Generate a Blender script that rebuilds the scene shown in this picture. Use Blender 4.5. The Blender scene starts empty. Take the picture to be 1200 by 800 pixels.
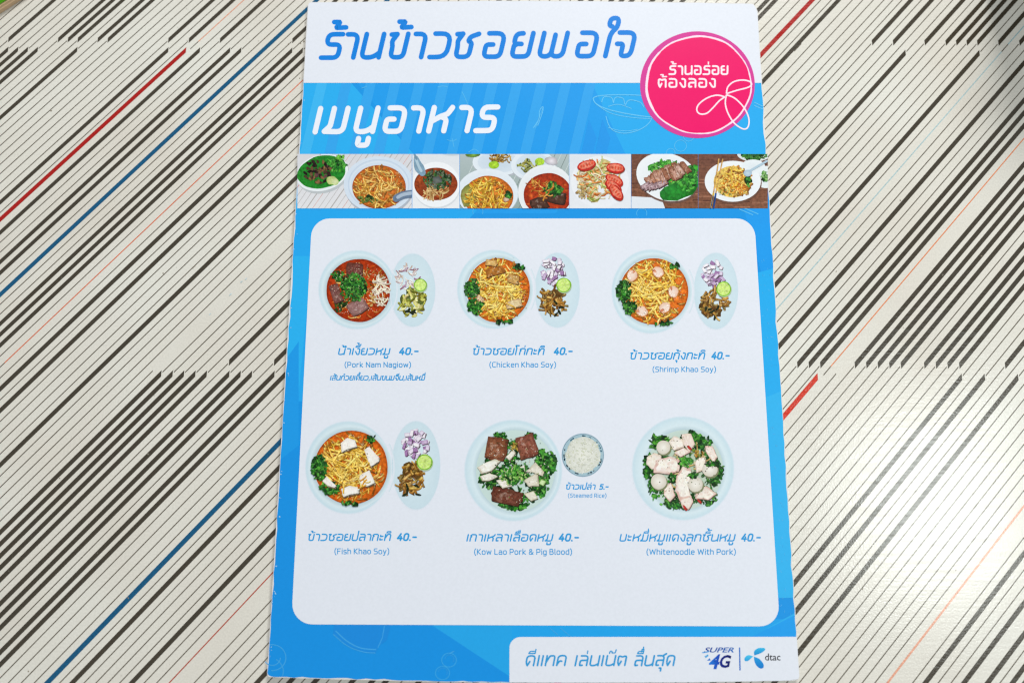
import bpy, bmesh, math, random
from mathutils import Matrix, Vector
random.seed(7)
SC = bpy.context.scene
COL = SC.collection

# ------------------------------------------------------------------ camera
CAM = Vector((-0.008297399, -0.08412248, 0.345332945))
RX = Vector((0.9999896429, 0.004475096436, -0.00082918764))      # image right
RY = Vector((0.004213232016, -0.9791265639, -0.203207826))       # image down
RZ = Vector((-0.001721254263, 0.2032022278, -0.9791352776))      # viewing direction
FPX = 960.0
cam_data = bpy.data.cameras.new('camera')
cam = bpy.data.objects.new('camera', cam_data)
COL.objects.link(cam)
u, d, f = RX, RY, RZ
cam.matrix_world = Matrix(((u.x, -d.x, -f.x, CAM.x), (u.y, -d.y, -f.y, CAM.y), (u.z, -d.z, -f.z, CAM.z), (0, 0, 0, 1)))
cam_data.sensor_width = 36.0
cam_data.lens = FPX / 1200 * 36
cam_data.clip_start = 0.01
cam_data.clip_end = 50
cam_data.dof.use_dof = True
cam_data.dof.focus_distance = 0.353
cam_data.dof.aperture_fstop = 5.6
SC.camera = cam

# ------------------------------------------------------------------ world, lamps, exposure
W = bpy.data.worlds.new('World')
SC.world = W
W.use_nodes = True
W.node_tree.nodes['Background'].inputs[0].default_value = (0.93, 0.97, 1.0, 1)
W.node_tree.nodes['Background'].inputs[1].default_value = 0.36

def area_lamp(name, loc, target, sx, sy, watts, color):
    ld = bpy.data.lights.new(name, 'AREA')
    ld.shape = 'RECTANGLE'; ld.size = sx; ld.size_y = sy
    ld.energy = watts; ld.color = color
    o = bpy.data.objects.new(name, ld); COL.objects.link(o)
    o.location = loc
    o.rotation_euler = (Vector(target) - Vector(loc)).to_track_quat('-Z', 'Y').to_euler()
    return o
# a shop window to the right (its mirror image is the glare on the laminate) and a soft lamp up beyond the far right
area_lamp('window_light', (0.76, -0.065, 1.2), (0.1, -0.05, 0), 0.32, 0.22, 4.3, (0.94, 1.0, 0.96))
area_lamp('ceiling_light', (0.42, 1.85, 1.42), (0, 0.03, 0), 0.8, 0.7, 38.0, (1.0, 0.985, 0.95))

SC.view_settings.view_transform = 'Standard'
SC.view_settings.look = 'None'
SC.view_settings.exposure = 0.14
SC.cycles.filter_width = 1.25
SC.view_settings.gamma = 1.0
SC.view_settings.use_curve_mapping = False

# ------------------------------------------------------------------ helpers
T = 0.0025                      # thickness of the menu board
def lin(c):
    r = []
    for v in c[:3]:
        v = max(0.0, min(255.0, v)) / 255.0
        r.append(v / 12.92 if v <= 0.04045 else ((v + 0.055) / 1.055) ** 2.4)
    return (r[0], r[1], r[2], 1.0)
def at(px, py, z):
    """point of the plane at height z that the photograph shows at (px, py)"""
    v = RX * ((px - 600) / FPX) + RY * ((py - 400) / FPX) + RZ
    return CAM + v * ((z - CAM.z) / v.z)
def mix(a, b, t):
    return tuple(a[i] + (b[i] - a[i]) * t for i in range(3))
def jit(c, s, rnd=random):
    k = rnd.uniform(-s, s)
    return tuple(max(0, min(255, v + k + rnd.uniform(-s, s) * .35)) for v in c[:3])

def link(name, me, mat, parent=None):
    o = bpy.data.objects.new(name, me)
    COL.objects.link(o)
    if mat is not None and not me.materials:
        me.materials.append(mat)
    if parent is not None:
        o.parent = parent
    return o

# ------------------------------------------------------------------ materials
def new_mat(name):
    m = bpy.data.materials.new(name); m.use_nodes = True
    return m, m.node_tree.nodes, m.node_tree.links, m.node_tree.nodes['Principled BSDF']

def print_material(name, rough, bump):
    """ink on laminated card: the ink colour is a property of the mesh, wear and relief are procedural"""
    m, N, L, B = new_mat(name)
    a = N.new('ShaderNodeAttribute'); a.attribute_name = 'ink'
    tc = N.new('ShaderNodeTexCoord')
    n1 = N.new('ShaderNodeTexNoise'); n1.inputs['Scale'].default_value = 900; n1.inputs['Detail'].default_value = 3
    L.new(tc.outputs['Object'], n1.inputs['Vector'])
    mr = N.new('ShaderNodeMapRange'); mr.inputs[1].default_value = .25; mr.inputs[2].default_value = .75
    mr.inputs[3].default_value = .975; mr.inputs[4].default_value = 1.02
    L.new(n1.outputs['Fac'], mr.inputs[0])
    mx = N.new('ShaderNodeMix'); mx.data_type = 'RGBA'; mx.blend_type = 'MULTIPLY'; mx.inputs[0].default_value = 1
    L.new(a.outputs['Color'], mx.inputs[6]); L.new(mr.outputs[0], mx.inputs[7])
    L.new(mx.outputs[2], B.inputs['Base Color'])
    n2 = N.new('ShaderNodeTexNoise'); n2.inputs['Scale'].default_value = 60; n2.inputs['Detail'].default_value = 4
    L.new(tc.outputs['Object'], n2.inputs['Vector'])
    r2 = N.new('ShaderNodeMapRange'); r2.inputs[3].default_value = rough - .06; r2.inputs[4].default_value = rough + .08
    L.new(n2.outputs['Fac'], r2.inputs[0]); L.new(r2.outputs[0], B.inputs['Roughness'])
    B.inputs['Specular IOR Level'].default_value = .14
    n3 = N.new('ShaderNodeTexNoise'); n3.inputs['Scale'].default_value = 25; n3.inputs['Detail'].default_value = 5
    L.new(tc.outputs['Object'], n3.inputs['Vector'])
    bp = N.new('ShaderNodeBump'); bp.inputs['Strength'].default_value = bump; bp.inputs['Distance'].default_value = .001
    L.new(n3.outputs['Fac'], bp.inputs['Height']); L.new(bp.outputs[0], B.inputs['Normal'])
    return m
def food_material():
    """halftone grain of the printed food photographs; pale porcelain and paper stay almost smooth"""
    m = print_material('printed_food_photograph', .36, .12)
    N, L = m.node_tree.nodes, m.node_tree.links
    B = N['Principled BSDF']
    src = B.inputs['Base Color'].links[0].from_socket
    sep = N.new('ShaderNodeSeparateColor'); sep.mode = 'HSV'
    L.new(src, sep.inputs[0])
    tc = N.new('ShaderNodeTexCoord')
    n = N.new('ShaderNodeTexNoise'); n.inputs['Scale'].default_value = 700; n.inputs['Detail'].default_value = 6; n.inputs['Roughness'].default_value = .7
    L.new(tc.outputs['Object'], n.inputs['Vector'])
    mr = N.new('ShaderNodeMapRange'); mr.inputs[1].default_value = .3; mr.inputs[2].default_value = .7
    mr.inputs[3].default_value = -.55; mr.inputs[4].default_value = .55
    L.new(n.outputs['Fac'], mr.inputs[0])
    ml = N.new('ShaderNodeMath'); ml.operation = 'MULTIPLY'; L.new(mr.outputs[0], ml.inputs[0])
    st = N.new('ShaderNodeMapRange'); st.inputs[1].default_value = .34; st.inputs[2].default_value = .9
    L.new(sep.outputs[1], st.inputs[0]); L.new(st.outputs[0], ml.inputs[1])
    ad = N.new('ShaderNodeMath'); ad.operation = 'MULTIPLY_ADD'
    L.new(sep.outputs[2], ad.inputs[0]); L.new(ml.outputs[0], ad.inputs[1]); L.new(sep.outputs[2], ad.inputs[2])
    cmb = N.new('ShaderNodeCombineColor'); cmb.mode = 'HSV'
    L.new(sep.outputs[0], cmb.inputs[0]); L.new(sep.outputs[1], cmb.inputs[1]); L.new(ad.outputs[0], cmb.inputs[2])
    L.new(cmb.outputs[0], B.inputs['Base Color'])
    return m
PRINT = print_material('printed_laminated_card', .36, .12)

FOOD = food_material()

def laminate(name, ink):
    """table laminate; with ink=True the colour comes from the stripe, otherwise it is the off-white ground"""
    m, N, L, B = new_mat(name)
    tc = N.new('ShaderNodeTexCoord')
    vec = tc.outputs['Object']
    fine = N.new('ShaderNodeTexNoise'); fine.inputs['Scale'].default_value = 1300; fine.inputs['Detail'].default_value = 2
    L.new(vec, fine.inputs['Vector'])
    big = N.new('ShaderNodeTexNoise'); big.inputs['Scale'].default_value = 14; big.inputs['Detail'].default_value = 6
    L.new(vec, big.inputs['Vector'])
    mr = N.new('ShaderNodeMapRange'); mr.inputs[1].default_value = .3; mr.inputs[2].default_value = .7
    mr.inputs[3].default_value = .80 if ink else .93; mr.inputs[4].default_value = 1.25 if ink else 1.04
    L.new(fine.outputs['Fac'], mr.inputs[0])
    if ink:
        src = N.new('ShaderNodeAttribute'); src.attribute_name = 'ink'; col = src.outputs['Color']
    else:
        cr = N.new('ShaderNodeValToRGB')
        cr.color_ramp.elements[0].position = .35; cr.color_ramp.elements[0].color = lin((223, 217, 206))
        cr.color_ramp.elements[1].position = .68; cr.color_ramp.elements[1].color = lin((231, 229, 220))
        L.new(big.outputs['Fac'], cr.inputs[0]); col = cr.outputs[0]
    mx = N.new('ShaderNodeMix'); mx.data_type = 'RGBA'; mx.blend_type = 'MULTIPLY'; mx.inputs[0].default_value = 1
    L.new(col, mx.inputs[6]); L.new(mr.outputs[0], mx.inputs[7])
    # rubbed specks: the pale core of the laminate showing through the ink, and stray dirt on the ground
    sp = N.new('ShaderNodeTexNoise'); sp.inputs['Scale'].default_value = 420; sp.inputs['Detail'].default_value = 3
    L.new(vec, sp.inputs['Vector'])
    sr = N.new('ShaderNodeMapRange'); sr.inputs[1].default_value = .70 if ink else .725; sr.inputs[2].default_value = .80
    L.new(sp.outputs['Fac'], sr.inputs[0])
    m2 = N.new('ShaderNodeMix'); m2.data_type = 'RGBA'
    sm = N.new('ShaderNodeMath'); sm.operation = 'MULTIPLY'; sm.inputs[1].default_value = .5 if ink else .55
    L.new(sr.outputs[0], sm.inputs[0]); L.new(sm.outputs[0], m2.inputs[0])
    L.new(mx.outputs[2], m2.inputs[6]); m2.inputs[7].default_value = lin((170, 165, 150)) if ink else lin((120, 108, 92))
    L.new(m2.outputs[2], B.inputs['Base Color'])
    # fine sideways wiping scratches in the gloss
    mp = N.new('ShaderNodeMapping'); mp.inputs['Scale'].default_value = (40, 900, 1)
    L.new(vec, mp.inputs[0])
    sc = N.new('ShaderNodeTexNoise'); sc.inputs['Scale'].default_value = 1; sc.inputs['Detail'].default_value = 4
    L.new(mp.outputs[0], sc.inputs['Vector'])
    rr = N.new('ShaderNodeMapRange'); rr.inputs[1].default_value = .3; rr.inputs[2].default_value = .7
    rr.inputs[3].default_value = .13; rr.inputs[4].default_value = .27
    L.new(sc.outputs['Fac'], rr.inputs[0]); L.new(rr.outputs[0], B.inputs['Roughness'])
    ad = N.new('ShaderNodeMath'); ad.operation = 'MULTIPLY_ADD'; ad.inputs[1].default_value = .5
    L.new(sc.outputs['Fac'], ad.inputs[0]); L.new(fine.outputs['Fac'], ad.inputs[2])
    bp = N.new('ShaderNodeBump'); bp.inputs['Strength'].default_value = .10; bp.inputs['Distance'].default_value = .0004
    L.new(ad.outputs[0], bp.inputs['Height']); L.new(bp.outputs[0], B.inputs['Normal'])
    B.inputs['Specular IOR Level'].default_value = .5
    return m
LAMINATE = laminate('striped_laminate_ground', False)
STRIPE_INK = laminate('striped_laminate_ink', True)

def plain(name, c, rough=.5, noise=.06, scale=200):
    m, N, L, B = new_mat(name)
    tc = N.new('ShaderNodeTexCoord')
    n = N.new('ShaderNodeTexNoise'); n.inputs['Scale'].default_value = scale; n.inputs['Detail'].default_value = 4
    L.new(tc.outputs['Object'], n.inputs['Vector'])
    cr = N.new('ShaderNodeValToRGB'); a, b = lin(c), lin(c)
    cr.color_ramp.elements[0].color = tuple(v * (1 - noise * 2) for v in a[:3]) + (1,)
    cr.color_ramp.elements[1].color = tuple(min(1, v * (1 + noise * 2)) for v in b[:3]) + (1,)
    L.new(n.outputs['Fac'], cr.inputs[0]); L.new(cr.outputs[0], B.inputs['Base Color'])
    B.inputs['Roughness'].default_value = rough
    return m
CARD = plain('white_card_edge', (226, 224, 222), .7, .05, 700)
GREEN = plain('green_plastic', (84, 176, 6), .4, .05)
TAN = plain('tan_rim', (206, 176, 140), .5, .06)
DARKWOOD = plain('dark_stained_wood', (38, 30, 30), .5, .15, 60)

# ------------------------------------------------------------------ the table top
def box(bm, x0, x1, y0, y1, z0, z1):
    vs = [bm.verts.new(p) for p in ((x0, y0, z0), (x1, y0, z0), (x1, y1, z0), (x0, y1, z0), (x0, y0, z1), (x1, y0, z1), (x1, y1, z1), (x0, y1, z1))]
    for q in ((3, 2, 1, 0), (4, 5, 6, 7), (0, 1, 5, 4), (1, 2, 6, 5), (2, 3, 7, 6), (3, 0, 4, 7)):
        bm.faces.new([vs[i] for i in q])
TX0, TX1, TY0, TY1 = -.42, .42, -.30, .36
bm = bmesh.new(); box(bm, TX0, TX1, TY0, TY1, -.025, 0)
bmesh.ops.bevel(bm, geom=[e for e in bm.edges if all(v.co.z > -.001 for v in e.verts)], offset=.002, segments=2, affect='EDGES')
me = bpy.data.meshes.new('table_top'); bm.to_mesh(me); bm.free()
table = link('table_top', me, LAMINATE)
table['kind'] = 'structure'
table['label'] = 'off-white laminate table top printed with slanting dark pinstripes and bars'

ANG = math.radians(47.8)
DX, DY = math.cos(ANG), math.sin(ANG)
NX, NY = math.sin(ANG), -math.cos(ANG)
ANCH = [(-83, -264.8), (-80, -254.6), (-76, -241), (-67, -209.6), (-64, -198.7), (-61, -188.3), (-58, -176.9), (-55, -166.9), (-49, -145.06),
        (-47, -137.96), (-42, -120.45), (-36, -99.4), (-32, -85.0), (-28, -70.7), (-25, -60), (-20, -41), (-18, -33.7), (-13, -16.3), (-3, 20.3),
        (0, 29.7), (14, 80.5), (16, 87.9), (19, 98.8), (24, 117), (28, 131.6), (33, 150.1), (37, 164.6), (39, 171.5), (51, 215.7), (54, 227), (56, 233.9)]
def qk(k):
    if k <= ANCH[0][0]: return ANCH[0][1] + (k - ANCH[0][0]) * 3.6
    if k >= ANCH[-1][0]: return ANCH[-1][1] + (k - ANCH[-1][0]) * 3.63
    for (a, qa), (b, qb) in zip(ANCH, ANCH[1:]):
        if a <= k <= b: return qa + (qb - qa) * (k - a) / (b - a)
def on_slot(q, y):                       # the point of slot line q (metres) at height y of the table
    s = (y - NY * q) / DY
    return NX * q + DX * s, y
ROWS = {-1: (.435, .2825), 0: (.2806, .1287), 1: (.1266, -.0236), 2: (-.0256, -.178), 3: (-.1799, -.333)}
INK = {'d': (64, 57, 45), 'r': (170, 14, 4), 'R': (206, 44, 14), 'b': (0, 84, 124)}
BARS = {0: [(k, 'd') for k in (-84, -79, -78, -77, -75, -74, -68, -66, -63, -56, 0, 2, 5, 7, 8, 9, 10, 12, 14, 16, 17)] + [(-58, 'b'), (-9.8, 'r')],
        1: [(k, 'd') for k in (-83, -82, -81, -80, -76, -67, -64, -61, -60, -55, -54, -53, -49, -47, -42, -31, -27, -7.3, 4, 11, 16, 19, 20, 21, 24, 25, 26, 27, 28, 30, 31, 32, 33, 37)]
           + [(-65.3, 'r'), (-58, 'b'), (-9.8, 'r')],
        2: [(k, 'd') for k in (-49, -47, -42, -36, -35, -34, -33, -32, -30, -29, -28, -26, -25, -18, -13, -3, 0, 2, 5, 6.6, 7.7, 10.4, 34, 36, 39, 51, 54, 56)] + [(-20, 'b'), (21.6, 'R')]}
BARS[0] += [(-14.1, 'd'), (-13.3, 'd'), (-7.3, 'd'), (-23.3, 'd'), (-22.2, 'd')]
THINCOL = {(0, -65): (222, 150, 120), (1, -51): (214, 104, 66), (2, -10): (176, 62, 36), (1, 22): (224, 132, 84), (2, 48): (226, 160, 132), (0, 13): (150, 186, 192), (1, 13): (168, 196, 200)}
MISSING = {(1, 23), (2, 49), (2, -9), (2, 55), (1, -37)}
THROUGH = {(0, -58): 'b', (0, -9.8): 'r', (0, -7.3): 'd', (1, -49): 'd', (1, -47): 'd', (1, -42): 'd'}     # stripes that run on through the break below that row
rnd = random.Random(3)
for row, sel in ((-1, range(-110, 60)), (0, list(range(-120, -85)) + list(range(-54, -24)) + list(range(19, 70))), (1, list(range(-110, -84)) + list(range(-24, -9)) + list(range(39, 80))),
                 (2, list(range(-90, -62)) + list(range(12, 20)) + list(range(58, 90))), (3, range(-60, 80))):
    BARS.setdefault(row, [])
    for k in sel:
        if rnd.random() < .33: BARS[row].append((k, 'd' if rnd.random() < .94 else rnd.choice('rb')))
def strip_poly(q, w, row):
    y1, y0 = ROWS[row]
    y1 = min(y1, TY1 - .003); y0 = max(y0, TY0 + .003)
    e = (w / 2) / abs(NY)                # ends are cut straight up and down
    c1, c0 = on_slot(q, y1 - e), on_slot(q, y0 + e)
    pts = [(c0[0], c0[1] - e), (c1[0], c1[1] - e), (c1[0], c1[1] + e), (c0[0], c0[1] + e)]
    if pts[0][0] > TX1 - .01 or pts[1][0] < TX0 + .01: return None
    out = pts
    for lim, sgn in ((TX0 + .003, 1), (TX1 - .003, -1)):
        src, out = out, []
        for i in range(len(src)):
            a, b = src[i], src[(i + 1) % len(src)]
            ia, ib = (a[0] - lim) * sgn >= 0, (b[0] - lim) * sgn >= 0
            if ia: out.append(a)
            if ia != ib:
                t = (lim - a[0]) / (b[0] - a[0]); out.append((lim, a[1] + (b[1] - a[1]) * t))
        if len(out) < 3: return None
    return out
def ink_mesh(name, polys):
    verts, faces, cols = [], [], []
    for pts, z, cs in polys:
        n = len(verts)
        if isinstance(z, (int, float)): verts += [(x, y, z) for x, y in pts]
        else: verts += [(p[0], p[1], zz) for p, zz in zip(pts, z)]
        faces.append(tuple(range(n, n + len(pts))))
        cols += [lin(c) for c in cs] if isinstance(cs[0], (tuple, list)) else [lin(cs)] * len(pts)
    me = bpy.data.meshes.new(name)
    me.from_pydata(verts, [], faces)
    at_ = me.color_attributes.new('ink', 'FLOAT_COLOR', 'POINT')
    at_.data.foreach_set('color', [v for c in cols for v in c])
    me.update()
    # every printed face looks up
    bm = bmesh.new(); bm.from_mesh(me)
    for fc in bm.faces:
        fc.normal_update()
        if fc.normal.z < 0: fc.normal_flip()
    bm.to_mesh(me); bm.free()
    return me
thick = {}
for row, lst in BARS.items():
    for k, c in lst:
        thick[(row, k)] = c
        w = (2.0 if c != 'd' else 1.85) * 1e-3 * (.93 if k < -50 else 1)
        p = strip_poly(qk(k) * 1e-3, w, row)
        if p:
            link('stripe', ink_mesh('stripe', [(p, .00005, INK[c])]), STRIPE_INK, table)
thin = []
THINC, THINW = (98, 90, 76), .00042
for row in ROWS:
    for k in range(-125, 92):
        if (row, k) in thick or (row, k) in MISSING: continue
        if any(r == row and abs(kk - k) < .6 for (r, kk) in thick): continue
        c = THINCOL.get((row, k), THINC)
        w = THINW if (row, k) not in THINCOL else (.0008 if (row, k) == (2, 48) else .00045)
        y1, y0 = ROWS[row]
        p = strip_poly(qk(k) * 1e-3, w, row)
        if p: thin.append((p, .00003, c))
# the pinstripe and the solid red and blue stripes run on through the breaks between the rows
for (ra, rb) in ((-1, 0), (0, 1), (1, 2), (2, 3)):
    ya, yb = ROWS[ra][0 + 1], ROWS[rb][0]
    for k in range(-125, 92):
        if (ra, k) in MISSING or (rb, k) in MISSING: continue
        col, w = THINC, THINW
        if (ra, k) in THROUGH: continue
        q = qk(k) * 1e-3
        c1, c0 = on_slot(q, ya + (.0016 if w > .001 else .0009)), on_slot(q, yb - (.0016 if w > .001 else .0009))
        if not (TX0 + .01 < c0[0] < TX1 - .01): continue
        e = (w / 2) / abs(NY)
        thin.append(([(c0[0], c0[1] - e), (c1[0], c1[1] - e), (c1[0], c1[1] + e), (c0[0], c0[1] + e)], .00004, col))
for (ra, k), c in THROUGH.items():
    q = qk(k) * 1e-3; w = (2.0 if c != 'd' else 1.85) * 1e-3 * (.93 if k < -50 else 1); e = w / 2 / abs(NY)
    c1, c0 = on_slot(q, ROWS[ra][1] + 2 * e + .0002), on_slot(q, ROWS[ra + 1][0] - 2 * e - .0002)
    link('stripe', ink_mesh('stripe', [([(c0[0], c0[1] - e), (c1[0], c1[1] - e), (c1[0], c1[1] + e), (c0[0], c0[1] + e)], .000055, INK[c])]), STRIPE_INK, table)
o = link('pinstripes', ink_mesh('pinstripes', thin), STRIPE_INK, table)
o['kind'] = 'stuff'

# ------------------------------------------------------------------ printing on the menu board
class Art:
    """flat print, laid out face by face on the menu; later faces lie a hair above earlier ones"""
    def __init__(s, z, seed=1, clip=None, step=1.5e-7):
        s.z = z; s.p = []; s.r = random.Random(seed); s.clip = clip; s.step = step
    def up(s): s.z += s.step
    def poly(s, pts, c, dz=None):
        cs = list(c) if isinstance(c[0], (tuple, list)) else [c] * len(pts)
        V = [(p[0], p[1], s.z + (dz[i] if dz else 0), cs[i]) for i, p in enumerate(pts)]
        if s.clip:
            x0, y0, x1, y1 = s.clip
            for ax, lim, sg in ((0, x0, 1), (0, x1, -1), (1, y0, 1), (1, y1, -1)):
                src, V = V, []
                for i in range(len(src)):
                    a, b = src[i], src[(i + 1) % len(src)]
                    ia, ib = (a[ax] - lim) * sg >= 0, (b[ax] - lim) * sg >= 0
                    if ia: V.append(a)
                    if ia != ib:
                        t = (lim - a[ax]) / (b[ax] - a[ax])
                        V.append((a[0] + (b[0] - a[0]) * t, a[1] + (b[1] - a[1]) * t, a[2] + (b[2] - a[2]) * t, mix(a[3], b[3], t)))
                if len(V) < 3: return
        pts3 = [at(v[0], v[1], v[2]) for v in V]
        s.p.append(([(q.x, q.y) for q in pts3], [q.z for q in pts3], [v[3] for v in V]))
    def flat(s, pts, c):
        s.poly(pts, c); s.up()
    def fan(s, cx, cy, rim, cc, rc):
        n = len(rim)
        rcs = rc if isinstance(rc[0], (tuple, list)) else [rc] * n
        for i in range(n):
            j = (i + 1) % n
            s.poly([(cx, cy), rim[i], rim[j]], [cc, rcs[i], rcs[j]])
        s.up()
    def ellipse(s, cx, cy, rx, ry, cc, rc=None, n=40, rot=0, wob=0.0):
        rim = []
        ph = [s.r.uniform(0, 6.28) for _ in range(4)]
        for i in range(n):
            a = 2 * math.pi * i / n
            k = 1 + wob * (math.sin(2 * a + ph[0]) * .4 + math.sin(3 * a + ph[1]) * .4 + math.sin(5 * a + ph[2]) * .35 + math.sin(9 * a + ph[3]) * .25)
            x, y = rx * k * math.cos(a), ry * k * math.sin(a)
            rim.append((cx + x * math.cos(rot) - y * math.sin(rot), cy + x * math.sin(rot) + y * math.cos(rot)))
        s.fan(cx, cy, rim, cc, rc or cc)
    def ring(s, cx, cy, rx0, ry0, rx1, ry1, c0, c1, n=48, a0=0.0, a1=6.283185307, dx=0, dy=0):
        for i in range(n):
            a, b = a0 + (a1 - a0) * i / n, a0 + (a1 - a0) * (i + 1) / n
            s.poly([(cx + rx0 * math.cos(a), cy + ry0 * math.sin(a)), (cx + rx0 * math.cos(b), cy + ry0 * math.sin(b)),
                    (cx + dx + rx1 * math.cos(b), cy + dy + ry1 * math.sin(b)), (cx + dx + rx1 * math.cos(a), cy + dy + ry1 * math.sin(a))], [c0, c0, c1, c1])
        s.up()
    def blob(s, cx, cy, rx, ry, c, rot=None, n=9, rough=.25, edge=None):
        rot = s.r.uniform(0, 6.28) if rot is None else rot
        rim = []
        for i in range(n):
            a = 2 * math.pi * i / n; k = 1 + s.r.uniform(-rough, rough)
            x, y = rx * k * math.cos(a), ry * k * math.sin(a)
            rim.append((cx + x * math.cos(rot) - y * math.sin(rot), cy + x * math.sin(rot) + y * math.cos(rot)))
        e = edge or mix(c, (0, 0, 0), .25)
        s.fan(cx, cy, rim, c, [jit(e, 14, s.r) for _ in rim])
    def slab(s, pts, c, edge=None, inset=.78):
        """a piece of food: soft dark foot, shaded rim, mottled lighter face"""
        cx = sum(p[0] for p in pts) / len(pts); cy = sum(p[1] for p in pts) / len(pts)
        e = edge or mix(c, (0, 0, 0), .3)
        dk = mix(e, (20, 14, 6), .6)
        P = []
        for i in range(len(pts)):           # an uneven outline
            a, b = pts[i], pts[(i + 1) % len(pts)]
            for t in (0, .34, .67):
                k = s.r.uniform(.93, 1.05)
                x, y = a[0] + (b[0] - a[0]) * t, a[1] + (b[1] - a[1]) * t
                P.append((cx + (x - cx) * k, cy + (y - cy) * k))
        s.fan(cx, cy, [(p[0] + .6, p[1] + .9) for p in P], dk, dk)
        s.fan(cx, cy, P, c, [jit(mix(c, e, s.r.uniform(.35, 1)), 8, s.r) for _ in P])
        f = inset * .95
        s.fan(cx - .2, cy - .3, [(cx + (p[0] - cx) * f * s.r.uniform(.85, 1.08), cy + (p[1] - cy) * f * s.r.uniform(.85, 1.08)) for p in P], jit(c, 8, s.r), [jit(mix(c, e, s.r.uniform(-.15, .3)), 12, s.r) for _ in P])
        R = max(math.hypot(p[0] - cx, p[1] - cy) for p in P)
        for _ in range(int(3 + R)):
            p = s.r.choice(P); k = s.r.uniform(.1, .75)
            cc = mix(c, (255, 255, 250) if s.r.random() < .55 else e, s.r.uniform(.15, .5))
            s.blob(cx + (p[0] - cx) * k, cy + (p[1] - cy) * k, s.r.uniform(.4, R * .22), s.r.uniform(.3, R * .12), cc, None, 7, .35, mix(cc, c, .6))
    def ribbon(s, pts, w, c, cap=6, closed=False):
        n = len(pts)
        ws = w if isinstance(w, (list, tuple)) else [w] * n
        L, R = [], []
        for i in range(n):
            if closed: a, b = pts[i - 1], pts[(i + 1) % n]
            else: a, b = pts[max(0, i - 1)], pts[min(n - 1, i + 1)]
            tx, ty = b[0] - a[0], b[1] - a[1]
            l = math.hypot(tx, ty) or 1
            nx, ny = -ty / l * ws[i] / 2, tx / l * ws[i] / 2
            L.append((pts[i][0] + nx, pts[i][1] + ny)); R.append((pts[i][0] - nx, pts[i][1] - ny))
        cf = (lambda i: c[i]) if isinstance(c[0], (tuple, list)) else (lambda i: c)
        h = [i / n * s.step * 2 for i in range(n + 1)]
        for i in range(n if closed else n - 1):
            j = (i + 1) % n
            s.poly([L[i], L[j], R[j], R[i]], [cf(i), cf(j), cf(j), cf(i)], [h[i], h[i + 1], h[i + 1], h[i]])
        if cap and not closed:
            for i, o in ((0, 1), (n - 1, n - 2)):
                ax, ay = pts[i][0] - pts[o][0], pts[i][1] - pts[o][1]
                b = math.atan2(ay, ax)
                rim = [(pts[i][0] + ws[i] / 2 * math.cos(b + t), pts[i][1] + ws[i] / 2 * math.sin(b + t)) for t in [math.pi * (m / cap - .5) for m in range(cap + 1)]]
                s.poly(rim, cf(i), [h[i]] * len(rim))
        s.z += s.step * 2.5
    def strand(s, x, y, ang, length, w, c, bend=1.0, seg=6):
        """one noodle or shred: a dark under edge and a lighter top"""
        p = [(x, y)]; a = ang; k = s.r.uniform(-bend, bend) / seg
        for i in range(seg):
            a += k + s.r.uniform(-.12, .12) * bend
            p.append((p[-1][0] + math.cos(a) * length / seg, p[-1][1] + math.sin(a) * length / seg))
        mx_, my_ = sum(q[0] for q in p) / len(p) - x, sum(q[1] for q in p) / len(p) - y
        p = [(q[0] - mx_, q[1] - my_) for q in p]
        s.ribbon([(q[0] + .25, q[1] + .45) for q in p], w * 1.15, mix(c, (90, 40, 0), s.r.uniform(.25, .55)), 0)
        cc = jit(c, 14, s.r); ph = s.r.uniform(0, 6.3)
        f_ = [math.sin(ph + k_ * .8) for k_ in range(len(p))]
        s.ribbon(p, w, [mix(cc, (255, 242, 180), .3 * v) if v > 0 else mix(cc, (120, 66, 10), -.42 * v) for v in f_], 0)
        if w > 1.2: s.ribbon([(q[0] - .12, q[1] - .2) for q in p], w * .35, [mix(cc, (255, 240, 168), .3 + .25 * v) for v in f_], 0)
    def build(s, name, parent, mat=None):
        return link(name, ink_mesh(name, s.p), mat or PRINT, parent)

# --- lettering: monoline strokes with rounded corners, x-height 1
def fil(pts, r=.22, seg=5):
    out = [pts[0][:2]]
    for i in range(1, len(pts) - 1):
        p, a, b = pts[i], pts[i - 1], pts[i + 1]
        rr = p[2] if len(p) > 2 else r
        la, lb = math.hypot(a[0] - p[0], a[1] - p[1]), math.hypot(b[0] - p[0], b[1] - p[1])
        ra = min(rr, la * .5 if i > 1 else la * .95); rb = min(rr, lb * .5 if i < len(pts) - 2 else lb * .95)
        A = (p[0] + (a[0] - p[0]) / la * ra, p[1] + (a[1] - p[1]) / la * ra)
        B = (p[0] + (b[0] - p[0]) / lb * rb, p[1] + (b[1] - p[1]) / lb * rb)
        for k in range(seg + 1):
            t = k / seg
            out.append(((1 - t) ** 2 * A[0] + 2 * t * (1 - t) * p[0] + t * t * B[0], (1 - t) ** 2 * A[1] + 2 * t * (1 - t) * p[1] + t * t * B[1]))
    out.append(pts[-1][:2])
    res = [out[0]]
    for q in out[1:]:
        if math.hypot(q[0] - res[-1][0], q[1] - res[-1][1]) > .012: res.append(q)
    return res
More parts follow.
